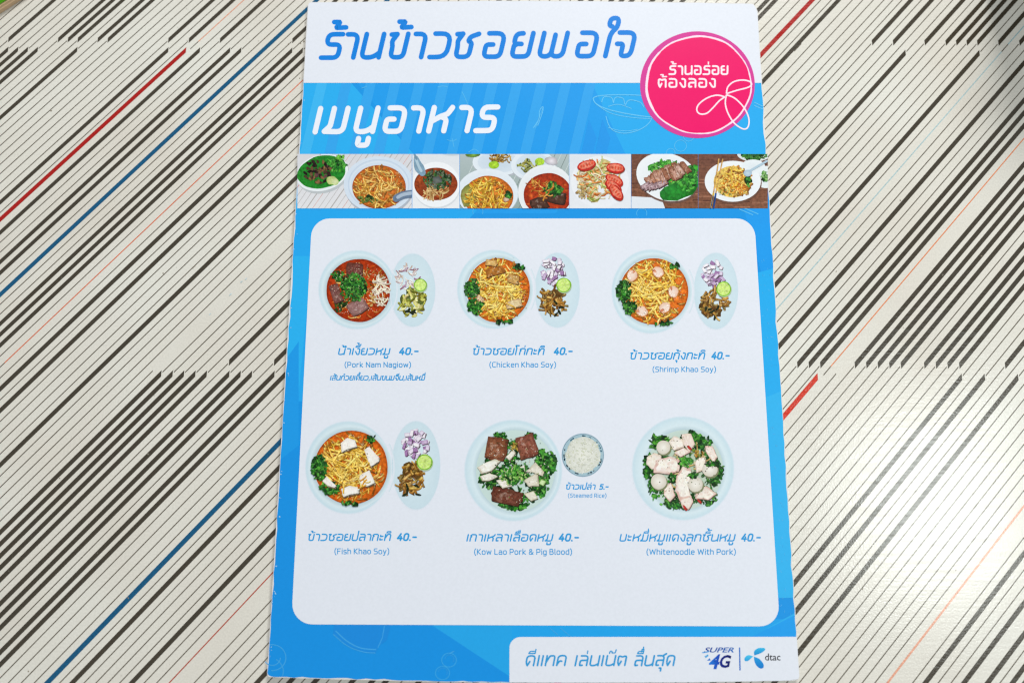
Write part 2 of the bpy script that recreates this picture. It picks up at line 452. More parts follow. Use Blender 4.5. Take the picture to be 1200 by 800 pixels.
G = {  # glyph: (advance width, strokes)
    'ร': (.66, [[(.66, 1), (.06, 1), (.06, .56), (.66, .56), (.66, 0), (-.04, 0)]]),
    'า': (.46, [[(0, .99), (.46, 1, .3), (.46, 0)]]),
    'น': (.74, [[(0, 1), (0, 0), (.5, 0), (.72, .2)], [(.74, 1), (.74, .0)]]),
    'ข': (.66, [[(-.04, .97), (.2, .99, .05), (.04, .68, .1), (.12, .45), (.12, 0), (.66, 0), (.66, 1)]]),
    'ว': (.68, [[(.0, 1), (.68, 1, .4), (.68, 0, .4), (-.02, 0)]]),
    'ซ': (.78, [[(-.04, .97), (.2, .99, .05), (.04, .68, .1), (.1, .45), (.1, 0), (.66, 0), (.66, .62, .12), (.48, .66, .1), (.56, .86, .1), (.88, .98)]]),
    'ช': (.78, [[(-.04, .97), (.2, .99, .05), (.06, .68, .1), (.1, .45), (.1, 0), (.66, 0), (.66, .62, .12), (.48, .66, .1), (.56, .86, .1), (.88, .98)]]),
    'อ': (.7, [[(.3, .52), (0, .52, .12), (0, 0), (.7, 0), (.7, 1, .34), (.02, 1)]]),
    'ย': (.7, [[(.28, .99), (-.02, .99), (-.02, .54, .15), (.3, .54)], [(.12, .54), (0, .46, .05), (0, 0), (.7, 0), (.7, 1)]]),
    'พ': (1.0, [[(0, 1), (0, 0, .25), (.5, 0, .25), (.5, .92)], [(.5, .3), (.5, 0, .25), (1.0, 0, .25), (1.0, 1)]]),
    'ใ': (.34, [[(0, 0), (0, .98), (.22, 1.22, .14), (.22, 1.62, .2), (-.14, 1.62, .2), (-.14, 1.3, .1), (.0, 1.26)]]),
    'ไ': (.3, [[(.06, 0), (.06, 1.16), (-.16, 1.5, .12), (.3, 1.5)]]),
    'จ': (.68, [[(.0, 1), (.68, 1, .32), (.68, 0, .3), (.26, 0, .15), (.26, .52, .12), (.0, .52)]]),
    'เ': (.1, [[(.04, 1), (.04, 0)]]),
    'แ': (.42, [[(.04, 1), (.04, 0)], [(.38, 1), (.38, 0)]]),
    'ม': (.7, [[(.1, 1), (.1, .24, .1), (-.1, .02)], [(-.1, .02), (.68, 0, .25), (.68, 1)]]),
    'ห': (.72, [[(0, 1), (0, 0)], [(0, .4), (.36, .62, .1), (.64, .72, .1), (.78, 1.0)], [(.36, .62), (.64, .5, .14), (.64, 0)]]),
    'ก': (.66, [[(0, 0), (0, .56), (.12, .7, .06), (-.03, .82, .05), (.1, 1, .14), (.66, 1, .26), (.66, 0)]]),
    'ท': (.68, [[(0, 1), (0, 0)], [(0, .3), (.26, .98, .1), (.68, 1, .22), (.68, 0)]]),
    'ะ': (.34, [[(0, .84), (0, .62, .08), (.32, .68)], [(0, .3), (0, .08, .08), (.32, .14)]]),
    'ป': (.66, [[(0, 1), (0, 0), (.66, 0), (.66, 1.5)]]),
    'บ': (.66, [[(0, 1), (0, 0), (.66, 0), (.66, 1)]]),
    'ล': (.66, [[(.04, 1), (.66, 1, .3), (.66, 0)], [(.64, .54), (.02, .54, .2), (.02, 0, .1), (.26, .04)]]),
    'ส': (.7, [[(.04, 1), (.66, 1, .3), (.66, 0)], [(.64, .54), (.02, .54, .2), (.02, 0, .1), (.26, .04)], [(.5, .98), (.82, 1.2)]]),
    'ง': (.5, [[(.2, 1), (.5, 1, .25), (.5, 0, .15), (.26, 0, .12), (0, .5)]]),
    'ด': (.68, [[(.3, .42), (.14, .0, .05), (0, .3), (0, 1, .3), (.68, 1, .3), (.68, 0)]]),
    'ต': (.7, [[(.3, .42), (.14, .0, .05), (0, .3), (0, 1, .22), (.34, .86, .08), (.7, 1, .22), (.7, 0)]]),
    'ค': (.68, [[(0, 0), (0, 1, .3), (.68, 1, .3), (.68, 0)], [(0, .1), (.2, .5, .14), (.36, .42)]]),
    '4': (.62, [[(.46, 0), (.46, .6)], [(.36, 1.05), (0, .3, .03), (.64, .3)]]),
    '0': (.6, [[(.3, 1.05), (0, 1.05, .3), (0, 0, .3), (.6, 0, .3), (.6, 1.05, .3), (.28, 1.05)]]),
    '5': (.58, [[(.56, 1.05), (.08, 1.05, .02), (.04, .58, .03), (.56, .62, .24), (.56, 0, .24), (0, 0)]]),
    '.': (.06, [[(.02, .02), (.05, .02)]]),
    '-': (.5, [[(.04, .5), (.5, .5)]]),
    ',': (.1, [[(.06, .08), (.0, -.16)]]),
    ' ': (.35, []),
}
ABOVE = {'ิ': [[(0, 1.24), (.06, 1.46, .14), (.54, 1.46, .14), (.54, 1.24, .02), (0, 1.24)]],
         'ี': [[(0, 1.24), (.06, 1.46, .14), (.54, 1.46, .14), (.54, 1.24, .02), (0, 1.24)], [(.54, 1.3), (.54, 1.66)]],
         'ื': [[(0, 1.24), (.06, 1.46, .14), (.54, 1.46, .14), (.54, 1.24, .02), (0, 1.24)], [(.36, 1.4), (.36, 1.66)], [(.54, 1.3), (.54, 1.66)]],
         '็': [[(.0, 1.24), (.0, 1.45, .1), (.2, 1.45, .08), (.2, 1.28, .06), (.5, 1.28, .1), (.54, 1.6)]]}
TONE = {'่': [[(.46, 1.24), (.46, 1.5)]], '้': [[(.1, 1.52), (.36, 1.52, .04), (.24, 1.27, .04), (.66, 1.29)]], '๋': [[(.24, 1.4), (.62, 1.4)], [(.43, 1.22), (.43, 1.58)]]}
BELOW = {'ุ': [[(.3, -.27), (.46, -.27, .04), (.46, -.56)]], 'ู': [[(.08, -.29), (.08, -.58, .12), (.5, -.58, .12), (.5, -.29)]]}
def split_sharp(st):
    """a stroke is broken at its hard corners"""
    out, cur = [], [st[0]]
    for p in st[1:-1]:
        if len(p) > 2 and p[2] <= .05:
            out.append(cur + [p[:2]]); cur = [p[:2]]
        else: cur.append(p)
    return out + [cur + [st[-1]]]
def layout(txt, gap=.32, where=None):
    """strokes of a line of text in units of the x-height; where gives the left edge of each base letter"""
    S, x, bx, bw, lift, nb = [], 0.0, 0.0, .6, 0.0, 0
    for ch in txt:
        if ch in G or ch == 'ำ':
            if ch == 'ำ':
                cx, cy = bx + bw - .02, 1.32
                S.append([(cx + .11 * math.cos(a * math.pi / 5), cy + .11 * math.sin(a * math.pi / 5)) for a in range(11)])
                g = G['า']
            else: g = G[ch]
            if where: x = where[nb]
            nb += 1
            S += [[(p[0] + x, p[1]) for p in fil(st)] for st0 in g[1] for st in split_sharp(st0)]
            bx, bw, lift = x, g[0], (.42 if ch == 'ป' else 0.0)
            x += g[0] + (gap if ch != ' ' else 0)
        else:
            ox = bx + bw - .6
            if ch in ABOVE:
                S += [[(p[0] + ox, p[1]) for p in fil(st)] for st in ABOVE[ch]]; lift = .40
                if ch == '็': lift = .4
            elif ch in TONE:
                S += [[(p[0] + ox + (-.25 if lift > .41 else 0), p[1] + (lift if lift < .41 else .25)) for p in fil(st)] for st in TONE[ch]]
            elif ch in BELOW:
                S += [[(p[0] + ox, p[1]) for p in fil(st)] for st in BELOW[ch]]
    return S, x - gap
def write(art, txt, x0, x1, base0, base1, xh, sw, col, shear=.22, gap=.32, where=None):
    """where (photo positions of the letters) fixes large titles letter by letter; otherwise the line is fitted to x0..x1"""
    if where:
        k = xh
        S, w = layout(txt, gap, [(v - x0) / k for v in where]); sx = k
    else:
        S, w = layout(txt, gap)
        sx = (x1 - x0 - sw - shear * xh) / w
    for st in S:
        mark = min(p[1] for p in st) > 1.1 and xh < 14
        pts = []
        for px, py in st:
            X = x0 + sw / 2 + px * sx + shear * xh * py
            t = (X - x0) / max(1, x1 - x0)
            pts.append((X, base0 + (base1 - base0) * t - sw / 2 - py * xh))
        art.ribbon(pts, sw * (.72 if mark else 1), col, 6)

LAT = {
    '(': (.22, [[(.22, 1.12), (.02, .8, .3), (.02, .1, .3), (.22, -.22)]]), ')': (.22, [[(0, 1.12), (.2, .8, .3), (.2, .1, .3), (0, -.22)]]),
    'P': (.56, [[(0, 0), (0, 1, .02), (.56, 1), (.56, .42), (0, .42)]]), 'F': (.5, [[(0, 0), (0, 1, .02), (.5, 1)], [(0, .52), (.42, .52)]]),
    'N': (.6, [[(0, 0), (0, 1, .02), (.6, 0, .02), (.6, 1)]]), 'C': (.54, [[(.54, 1), (0, 1, .26), (0, 0, .26), (.54, 0)]]),
    'K': (.56, [[(0, 0), (0, 1)], [(.52, 1), (.06, .52, .04), (.56, 0)]]), 'S': (.54, [[(.52, 1), (0, 1), (0, .52), (.54, .52), (.54, 0), (0, 0)]]),
    'L': (.46, [[(0, 1), (0, 0, .02), (.46, 0)]]), 'B': (.56, [[(0, .5), (0, 1, .02), (.5, 1), (.5, .53), (0, .53)], [(0, .53), (.56, .53), (.56, 0), (0, 0, .02), (0, .53)]]),
    'W': (.96, [[(0, 1), (.2, 0, .04), (.48, .92, .04), (.76, 0, .04), (.96, 1)]]), 'R': (.56, [[(0, 0), (0, 1, .02), (.54, 1), (.54, .44), (0, .44)], [(.28, .44), (.56, 0)]]),
    '&': (.66, [[(.66, .46), (.5, 0, .25), (0, 0, .2), (.04, .5, .2), (.44, .6, .15), (.42, 1, .15), (.08, 1, .15), (.12, .62, .1), (.66, 0)]]),
    'o': (.5, [[(.25, .72), (0, .72), (0, 0), (.5, 0), (.5, .72), (.24, .72)]]), 'r': (.3, [[(0, 0), (0, .72)], [(0, .5), (.1, .72, .15), (.32, .72)]]),
    'k': (.46, [[(0, 0), (0, 1.05)], [(.42, .72), (.06, .36, .03), (.46, 0)]]), 'a': (.48, [[(.04, .72), (.48, .72, .18), (.48, 0)], [(.48, .42), (0, .42, .14), (0, 0, .14), (.48, .02)]]),
    'm': (.82, [[(0, 0), (0, .72)], [(0, .6), (.1, .72, .1), (.41, .72, .16), (.41, 0)], [(.41, .6), (.5, .72, .1), (.82, .72, .16), (.82, 0)]]),
    'n': (.48, [[(0, 0), (0, .72)], [(0, .6), (.1, .72, .1), (.48, .72, .18), (.48, 0)]]), 'h': (.48, [[(0, 0), (0, 1.05)], [(0, .6), (.1, .72, .1), (.48, .72, .18), (.48, 0)]]),
    'g': (.48, [[(.48, .7), (0, .72, .18), (0, 0, .18), (.48, .02)], [(.48, .72), (.48, -.28, .18), (.04, -.28)]]), 'i': (.04, [[(.02, 0), (.02, .72)], [(.02, .98), (.02, 1.03)]]),
    'w': (.74, [[(0, .72), (.16, 0, .04), (.37, .66, .04), (.58, 0, .04), (.74, .72)]]), 'c': (.44, [[(.44, .72), (0, .72), (0, 0), (.44, 0)]]),
    'e': (.48, [[(0, .37), (.48, .37, .02), (.48, .72), (0, .72), (0, 0), (.44, 0)]]), 'y': (.48, [[(0, .72), (.24, .02)], [(.48, .72), (.16, -.28, .1), (.02, -.28)]]),
    'p': (.48, [[(0, -.28), (0, .72)], [(0, .72), (.48, .72), (.48, 0), (0, 0)]]), 's': (.42, [[(.42, .72), (0, .72, .12), (0, .38, .12), (.42, .36, .12), (.42, 0, .12), (0, 0)]]),
    'l': (.1, [[(.02, 1.05), (.02, 0, .08), (.14, 0)]]), 'd': (.48, [[(.48, 0), (.48, 1.05)], [(.48, .72), (0, .72), (0, 0), (.48, 0)]]), 't': (.3, [[(.08, .95), (.08, 0, .14), (.3, 0)], [(-.04, .72), (.3, .72)]]),
}
for k_, v_ in LAT.items(): G.setdefault(k_, v_)
def latin(art, txt, x0, x1, base, cap, col, shear=0.0, bold=0.0, col2=None):
    cu = bpy.data.curves.new('t', 'FONT'); cu.body = txt; cu.resolution_u = 3; cu.offset = bold
    ob = bpy.data.objects.new('t', cu); COL.objects.link(ob)
    bpy.context.view_layer.update()
    me = bpy.data.meshes.new_from_object(ob.evaluated_get(bpy.context.evaluated_depsgraph_get()))
    bpy.data.objects.remove(ob); bpy.data.curves.remove(cu)
    vs = [v.co.copy() for v in me.vertices]
    xs = [v.x + shear * v.y for v in vs]; a, b = min(xs), max(xs)
    capu = .73
    P = [(x0 + (v.x + shear * v.y - a) / (b - a) * (x1 - x0), base - v.y / capu * cap * 1.0, v.y / capu) for v in vs]
    for p in me.polygons:
        q = [P[i] for i in p.vertices]
        if col2: art.poly([(a_[0], a_[1]) for a_ in q], [mix(col, col2, max(0, min(1, (a_[0] - x0) / (x1 - x0)))) for a_ in q])
        else: art.poly([(a_[0], a_[1]) for a_ in q], col)
    art.z += art.step * 4
    bpy.data.meshes.remove(me)

# ------------------------------------------------------------------ the menu board
menu = bpy.data.objects.new('menu_board', None); COL.objects.link(menu)
menu['label'] = 'blue and white laminated food menu card lying on the striped table'
menu['category'] = 'menu'
def curve_pts(pts, n):
    """smooth chain through the given points"""
    out = []
    for i in range(len(pts) - 1):
        p0, p1, p2, p3 = pts[max(0, i - 1)], pts[i], pts[i + 1], pts[min(len(pts) - 1, i + 2)]
        for k in range(n):
            t = k / n
            out.append(tuple(.5 * (2 * p1[a] + (p2[a] - p0[a]) * t + (2 * p0[a] - 5 * p1[a] + 4 * p2[a] - p3[a]) * t * t + (3 * p1[a] - p0[a] - 3 * p2[a] + p3[a]) * t ** 3) for a in (0, 1)))
    return out + [tuple(pts[-1][:2])]
TOP = [(364, 2.6), (480, 1.6), (620, 1.0), (760, 2.2), (878, 4.2)]
BOT = [(931, 797.3), (800, 799.2), (600, 799.4), (450, 797), (316, 793.2)]
def outline(inset=0.0, jitter=0.0, seed=2, n=14):
    r = random.Random(seed)
    pts = curve_pts(TOP, n) + [(883, 4.8), (886.5, 8.5), (888, 14)] + [(888 + (937 - 888) * k / 60, 14 + (792 - 14) * k / 60) for k in range(1, 60)]
    pts += [(937, 792), (936, 795.5)] + curve_pts(BOT, n) + [(313.6, 792), (312.8, 789)] + [(312.8 + (360.6 - 312.8) * k / 60, 789 + (6 - 789) * k / 60) for k in range(1, 60)] + [(360.6, 6), (361.4, 3.6)]
    cx, cy = 624, 400
    out = []
    for x, y in pts:
        w, h = 290 + 25 * (y - 400) / 400, 397
        j = inset + (r.random() ** 2) * jitter
        out.append((x - j * max(-1, min(1, ((x - cx) / w) ** 7)), y - j * max(-1, min(1, ((y - cy) / h) ** 7))))
    return out
# the card itself
bm = bmesh.new()
o_top = [at(x, y, T) for x, y in outline(0, .5, 5)]
vt = [bm.verts.new((p.x, p.y, T)) for p in o_top]
vb = [bm.verts.new((p.x, p.y, .0002)) for p in o_top]
bm.faces.new(vt); bm.faces.new(vb[::-1])
for i in range(len(vt)):
    j = (i + 1) % len(vt)
    bm.faces.new((vt[i], vb[i], vb[j], vt[j]))
bmesh.ops.recalc_face_normals(bm, faces=bm.faces)
me = bpy.data.meshes.new('card'); bm.to_mesh(me); bm.free()
link('card', me, CARD, menu)

Z1 = T + 3e-5
LB, DB, MB = (36, 164, 234), (20, 136, 226), (26, 150, 230)
# blue ground with its facets
A = Art(Z1, 11)
A.step = 2e-6
full = outline(.6, 1.7, 9)
def clip_half(poly, f):
    out = []
    for i in range(len(poly)):
        a, b = poly[i], poly[(i + 1) % len(poly)]
        fa, fb = f(a), f(b)
        if fa >= 0: out.append(a)
        if (fa >= 0) != (fb >= 0):
            t = fa / (fa - fb); out.append((a[0] + (b[0] - a[0]) * t, a[1] + (b[1] - a[1]) * t))
    return out
def edge(a, b):                          # positive on the left of a->b as seen in the picture
    return lambda p: -((b[0] - a[0]) * (p[1] - a[1]) - (b[1] - a[1]) * (p[0] - a[0]))
def inside(poly_convex, subject):
    n = len(poly_convex)
    ar = sum(poly_convex[i][0] * poly_convex[(i + 1) % n][1] - poly_convex[(i + 1) % n][0] * poly_convex[i][1] for i in range(n))
    pc = poly_convex if ar < 0 else poly_convex[::-1]
    for i in range(n):
        subject = clip_half(subject, edge(pc[i], pc[(i + 1) % n]))
        if len(subject) < 3: return None
    return subject
HEADY = lambda x: 97.3 - 2.2 * (1 - ((x - 622) / 266) ** 2)
body = clip_half(full, lambda p: p[1] - 92)
A.flat(body, MB)
facets = [([(300, 90), (405, 90), (486, 182), (470, 260), (300, 260)], (46, 172, 240)),
          ([(405, 90), (690, 90), (650, 250), (540, 250), (486, 182)], (30, 146, 233)),
          ([(690, 90), (960, 90), (960, 185), (735, 185)], (42, 168, 238)),
          ([(690, 90), (735, 185), (650, 250)], (32, 150, 234)),
          ([(300, 245), (560, 245), (360, 470), (300, 470)], (38, 162, 238)),
          ([(345, 300), (366, 300), (340, 560), (322, 430)], (46, 176, 240)),
          ([(300, 470), (350, 400), (350, 560), (300, 700)], (30, 144, 228)),
          ([(300, 560), (352, 520), (350, 800), (300, 800)], (22, 132, 222)),
          ([(300, 690), (520, 690), (600, 800), (300, 800)], (20, 132, 222)),
          ([(500, 728), (605, 728), (605, 797)], (40, 160, 230)),
          ([(600, 725), (960, 725), (960, 760), (600, 760)], (34, 158, 234)),
          ([(870, 240), (960, 240), (960, 330), (892, 320)], (30, 144, 234)),
          ([(884, 262), (912, 262), (896, 330)], (30, 146, 236)),
          ([(886, 320), (960, 300), (960, 480), (890, 470)], (40, 170, 238)),
          ([(886, 470), (960, 440), (960, 700), (890, 700)], (58, 180, 238)),
          ([(905, 680), (960, 690), (960, 712), (880, 746), (900, 735)], (50, 172, 236)),
          ([(960, 706), (960, 760), (876, 748)], (30, 150, 236))]
for pl, c in facets:
    s_ = inside(pl, body)
    if s_: A.flat(s_, mix((c[0] + 2, c[1] + 9, c[2] + 4), (30, 160, 236), .3))
# pale slanting bands across the banner
for i in range(12):
    x = 372 + i * 28.6
    if x > 690: break
    c = mix((46, 172, 240) if x < 400 else (30, 146, 233), (96, 204, 248), .34)
    s_ = inside([(x, 95), (x + 12, 95), (x + 12 - 36, 246), (x - 36, 246)], body)
    if s_: A.flat(s_, c)
for x in (690, 706):
    s_ = inside([(x, 140), (x + 9, 162), (x + 4, 182), (x - 9, 182)], body)
    if s_: A.flat(s_, (34, 152, 234))
field = A.build('blue_background', menu)
ZL = A.z + 3e-6
# pale line drawings of bowls and berries
def drawing(name):
    global A
    o = A.build(name, field); o['kind'] = 'stuff'; A = Art(ZL, 12)
A = Art(ZL, 12)
lc, lc2 = (112, 200, 244), (70, 170, 232)
def zpts(l, ox, oy, s): return [(ox + a / s, oy + b / s) for a, b in l]
for l, w in (([(300, 460), (330, 450), (420, 445), (540, 450), (600, 470)], .9), ([(300, 460), (312, 485), (360, 510), (440, 530), (530, 545), (580, 550)], 1.0), ([(316, 490), (380, 530), (470, 550), (570, 558)], .7),
             ([(360, 545), (375, 590), (400, 615), (450, 625), (510, 612), (555, 585), (578, 552)], .8), ([(370, 598), (420, 612), (470, 614), (510, 606)], .6),
             ([(340, 480), (352, 455), (385, 458), (395, 480)], .8), ([(395, 485), (405, 458), (440, 462), (448, 490)], .8), ([(450, 495), (470, 470), (520, 480), (540, 505)], .8), ([(370, 500), (420, 490), (480, 510)], .7),
             ([(20, 600), (45, 560), (50, 520), (65, 500), (62, 530), (40, 590)], .7), ([(1055, 480), (1085, 495), (1100, 500)], .8), ([(1055, 495), (1085, 508), (1100, 512)], .8)):
    A.ribbon(curve_pts(zpts(l, 620, 0, 4), 5), w * 1.25, mix(lc, LB, .1), 0)
drawing('bowl_drawing')
def circ(cx, cy, r, w, c, a0=0, a1=360):
    A.ribbon([(cx + r * math.cos(math.radians(a0 + (a1 - a0) * k / 24)), cy + r * .95 * math.sin(math.radians(a0 + (a1 - a0) * k / 24))) for k in range(25)], w, c, 0)
for cx, cy, r in ((797.5, 171, 7), (807, 160, 6), (786, 179, 5)): circ(cx, cy, r, .8, mix(lc, LB, .3))
drawing('berry_drawing')
for l in ([(760, 650), (768, 690)], [(735, 655), (760, 662), (782, 652)], [(835, 715), (862, 700), (885, 712)], [(690, 410), (715, 404), (738, 408)], [(805, 430), (825, 470), (832, 490)], [(1150, 600), (1165, 560), (1185, 505)], [(335, 415), (360, 405)]):
    A.ribbon(curve_pts(zpts(l, 340, 0, 4), 4), .9, mix(lc, MB, .35), 0)
drawing('herb_drawing')
cup = zpts([(342, 345), (340, 385), (400, 435), (470, 462), (525, 467), (540, 435), (575, 410), (592, 345)], 300, 640, 3.75)
A.flat(cup, (30, 140, 224))
A.ribbon(curve_pts(zpts([(350, 370), (400, 415), (460, 445), (528, 452)], 300, 640, 3.75), 5), 1.1, lc2, 0)
A.ribbon(curve_pts(cup[1:5], 5), .9, lc2, 0)
A.ribbon(zpts([(565, 345), (555, 400), (535, 445)], 300, 640, 3.75), .8, lc2, 0)
drawing('cup_drawing')
for cx, cy, r in ((526.2, 772.8, 8.6), (518.6, 788, 8.3)):
    circ(cx, cy, r, 1.0, mix(lc2, LB, .35)); circ(cx + .5, cy - 1, r * .62, .7, mix(lc2, DB, .4), 180, 400)
A.ribbon(zpts([(850, 470), (872, 458)], 300, 640, 3.75), 1, lc2, 0)
drawing('berry_drawing')
for r in (9.5, 16): circ(319, 770, r, 1.0, lc2, -100 if r > 12 else 0, 95 if r > 12 else 150)
circ(315, 786, 17, .9, lc2, -60, 20)
A.ribbon(zpts([(210, 180), (240, 206)], 580, 680, 3.243), .8, lc2, 0); A.ribbon(zpts([(250, 180), (290, 214)], 580, 680, 3.243), .8, lc2, 0)
for cx, cy, r in ((560, 248, 6), (752, 250, 6)): circ(cx, cy, r, .8, mix(lc, MB, .4), 150, 390)
for l in ([(985, 300), (1050, 328)], [(1010, 296), (1075, 324)]): A.ribbon(zpts(l, 620, 170, 4), 1.3, mix(lc, MB, .3), 0)
drawing('swirl_drawing')

# white header, white card for the dishes, white footer tab
Z2 = T + 1.1e-4
WHITE = (229, 233, 243)
A = Art(Z2, 13)
hd = [p for p in outline(.5, .6, 21) if p[1] < 95.5]
left = min(hd, key=lambda p: p[0] + (0 if p[1] > 80 else 99))
hp = outline(.5, .6, 21)
hp = clip_half(hp, lambda p: HEADY(p[0]) - p[1])
A.flat(hp, WHITE)
header = A.build('header_panel', menu)
def round_quad(q, r, n=8):
    """rounded quadrilateral from its corners (clockwise from top left) and the corner radii"""
    out = []
    for i in range(4):
        p, a, b = q[i], q[i - 1], q[(i + 1) % 4]
        if r[i] <= 0: out.append(p); continue
        la, lb = math.hypot(a[0] - p[0], a[1] - p[1]), math.hypot(b[0] - p[0], b[1] - p[1])
        A_ = (p[0] + (a[0] - p[0]) / la * r[i], p[1] + (a[1] - p[1]) / la * r[i]); B_ = (p[0] + (b[0] - p[0]) / lb * r[i], p[1] + (b[1] - p[1]) / lb * r[i])
        k = .5523
        for m in range(n + 1):
            t = m / n
            C1 = (A_[0] + (p[0] - A_[0]) * k, A_[1] + (p[1] - A_[1]) * k); C2 = (B_[0] + (p[0] - B_[0]) * k, B_[1] + (p[1] - B_[1]) * k)
            out.append(tuple((1 - t) ** 3 * A_[j] + 3 * t * (1 - t) ** 2 * C1[j] + 3 * t * t * (1 - t) * C2[j] + t ** 3 * B_[j] for j in (0, 1)))
    return out
A = Art(Z2, 14); A.flat(round_quad([(365.5, 256), (884, 256), (914, 733.5), (341.3, 731)], [21, 21, 24, 25]), WHITE)
panel = A.build('dish_panel', menu)
A = Art(Z2, 15)
fp = round_quad([(597.5, 746), (945, 745), (945, 810), (596.5, 810)], [13, 0, 0, 0])
hp = inside(fp, outline(.4, .5, 22)) if False else None
ol = outline(.4, .5, 22)
ol = clip_half(ol, lambda p: p[1] - 745.6); ol = clip_half(ol, lambda p: p[0] - 597)
tl = [p for p in ol if not (p[0] < 598.5 and p[1] < 747)]
arc = [(597 + 13 * (1 - math.sin(math.radians(90 * k / 8))), 745.8 + 13 * (1 - math.cos(math.radians(90 * k / 8)))) for k in range(9)]
low = [p for p in ol if p[1] > 780]; hi = [p for p in ol if p[1] <= 780 and p[0] > 800]
ring_ = sorted([p for p in ol if p[0] > 900], key=lambda p: p[1]); bot = sorted([p for p in ol if p[1] > 790 and p[0] <= 900], key=lambda p: -p[0])
A.flat(arc[::-1][::-1] and ([(597, 758.8)] + [(597 + 13 * (1 - math.cos(math.radians(90 * k / 8))), 758.8 - 13 * math.sin(math.radians(90 * k / 8))) for k in range(1, 9)] + ring_ + bot), WHITE)
footer = A.build('footer_panel', menu)

# ------------------------------------------------------------------ titles
Z3 = Z2 + 6e-6
TB = (18, 130, 224)
A = Art(Z3, 20, step=4e-7)
tx = lambda z: 340 + z / 4
write(A, 'ร้านข้าวซอยพอใจ', 374, 746, 70.8, 68.6, 27.4, 5.7, TB, .24,
      where=[tx(v) for v in (138, 234, 322, 444, 552, 644, 752, 894, 1026, 1154, 1330, 1466, 1508)])
A.build('title_lettering', header)
A = Art(Z3, 21, step=4e-7)
write(A, 'เมนูอาหาร', 366, 582, 158.0, 156.2, 27.5, 6.2, (236, 240, 250), .24,
      where=[tx(v) for v in (100, 158, 292, 428, 540, 637, 766, 862)])
A.build('subtitle_lettering', field)

# ------------------------------------------------------------------ round badge
A = Art(Z3, 22)
A.ellipse(817.3, 99.5, 67.2, 62.5, (216, 62, 154), (216, 62, 154), 72)
badge = A.build('badge', menu)
A = Art(A.z + 2e-6, 23)
A.ellipse(818.7, 99.7, 61.6, 57.2, (240, 6, 106), (240, 6, 106), 72)
A.build('badge_disc', badge)
A = Art(A.z + 2e-6, 24)
n = 90; ring_p, ws = [], []
for i in range(n):
    a = 2 * math.pi * i / n
    k = 1 + .006 * math.sin(5 * a + 1) + .004 * math.sin(11 * a)
    ring_p.append((818.7 + 61.3 * k * math.cos(a), 99.7 + 57 * k * math.sin(a)))
    ws.append(1.3 + .8 * abs(math.sin(1.5 * a + .6)) + random.uniform(-.35, .35) + (.9 if 2.6 < a < 3.9 else 0))
A.ribbon(ring_p, ws, (250, 226, 240), 0, closed=True)
for l in ([(925, 440), (932, 408), (960, 384), (1000, 376), (1034, 383), (1043, 398), (1022, 412), (975, 424), (925, 440)],
          [(918, 455), (880, 447), (835, 460), (797, 488), (786, 515), (800, 534), (832, 532), (862, 506), (890, 475), (918, 455)],
          [(925, 445), (965, 462), (1008, 506), (1030, 556), (1026, 596), (1003, 605), (962, 578), (932, 530), (920, 485), (925, 445)]):
    A.ribbon(curve_pts(zpts(l, 620, 0, 4), 6), 1.7, (250, 232, 242), 0)
A.build('badge_outline', badge)
A = Art(A.z + 2e-6, 25)
write(A, 'ร้านอร่อย', 783.7, 853.7, 88.2, 88.2, 9.4, 2.1, (252, 236, 244), .02, .36)
write(A, 'ต้องลอง', 770.7, 839, 103.2, 103.2, 9.4, 2.1, (252, 236, 244), .02, .36)
A.build('badge_lettering', badge)

# ------------------------------------------------------------------ dishes
ZD = Z2 + 8e-6
RIM0, RIM1, RIMS = (206, 224, 232), (216, 228, 236), (186, 208, 218)
def bowl(A, cx, cy, rx, ry, bx, by, brx, bry):
    """white porcelain rim round the food, fading softly into the paper"""
    A.ring(cx, cy, rx * 1.02, ry * 1.02, rx * .985, ry * .985, WHITE, (203, 224, 235))
    A.ellipse(cx, cy, rx * .985, ry * .985, (212, 230, 238), (204, 225, 235), 48)
    A.ring(cx, cy, rx * .95, ry * .95, brx * 1.1, bry * 1.1, (207, 227, 236), (217, 233, 240), dx=bx - cx, dy=by - cy)
    A.ring(bx, by, brx * 1.1, bry * 1.1, brx * .98, bry * .98, (217, 233, 240), (184, 206, 214))
def inpt(A, cx, cy, rx, ry, p=.5):
    a = A.r.uniform(0, 6.283); k = A.r.random() ** p
    return cx + rx * k * math.cos(a), cy + ry * k * math.sin(a)
def herbs(A, cx, cy, rx, ry, n, cols=((18, 80, 22), (30, 110, 30), (52, 142, 38), (12, 54, 18), (86, 168, 54)), s=2.4):
    for _ in range(max(2, n // 7)):
        x, y = inpt(A, cx, cy, rx * .85, ry * .85, .6)
        A.blob(x, y, s * 1.7, s * 1.1, mix(A.r.choice(cols), (8, 34, 10), .7), None, 9, .35, (12, 44, 16))
    for _ in range(int(n * 1.4)):
        x, y = inpt(A, cx, cy, rx, ry, .6)
        c = jit(A.r.choice(cols), 14, A.r)
        A.blob(x, y, s * A.r.uniform(.5, 1.3), s * A.r.uniform(.3, .7), mix(c, (190, 225, 150), A.r.uniform(0, .35)), None, 6, .4, mix(c, (5, 25, 8), A.r.uniform(.05, .5)))
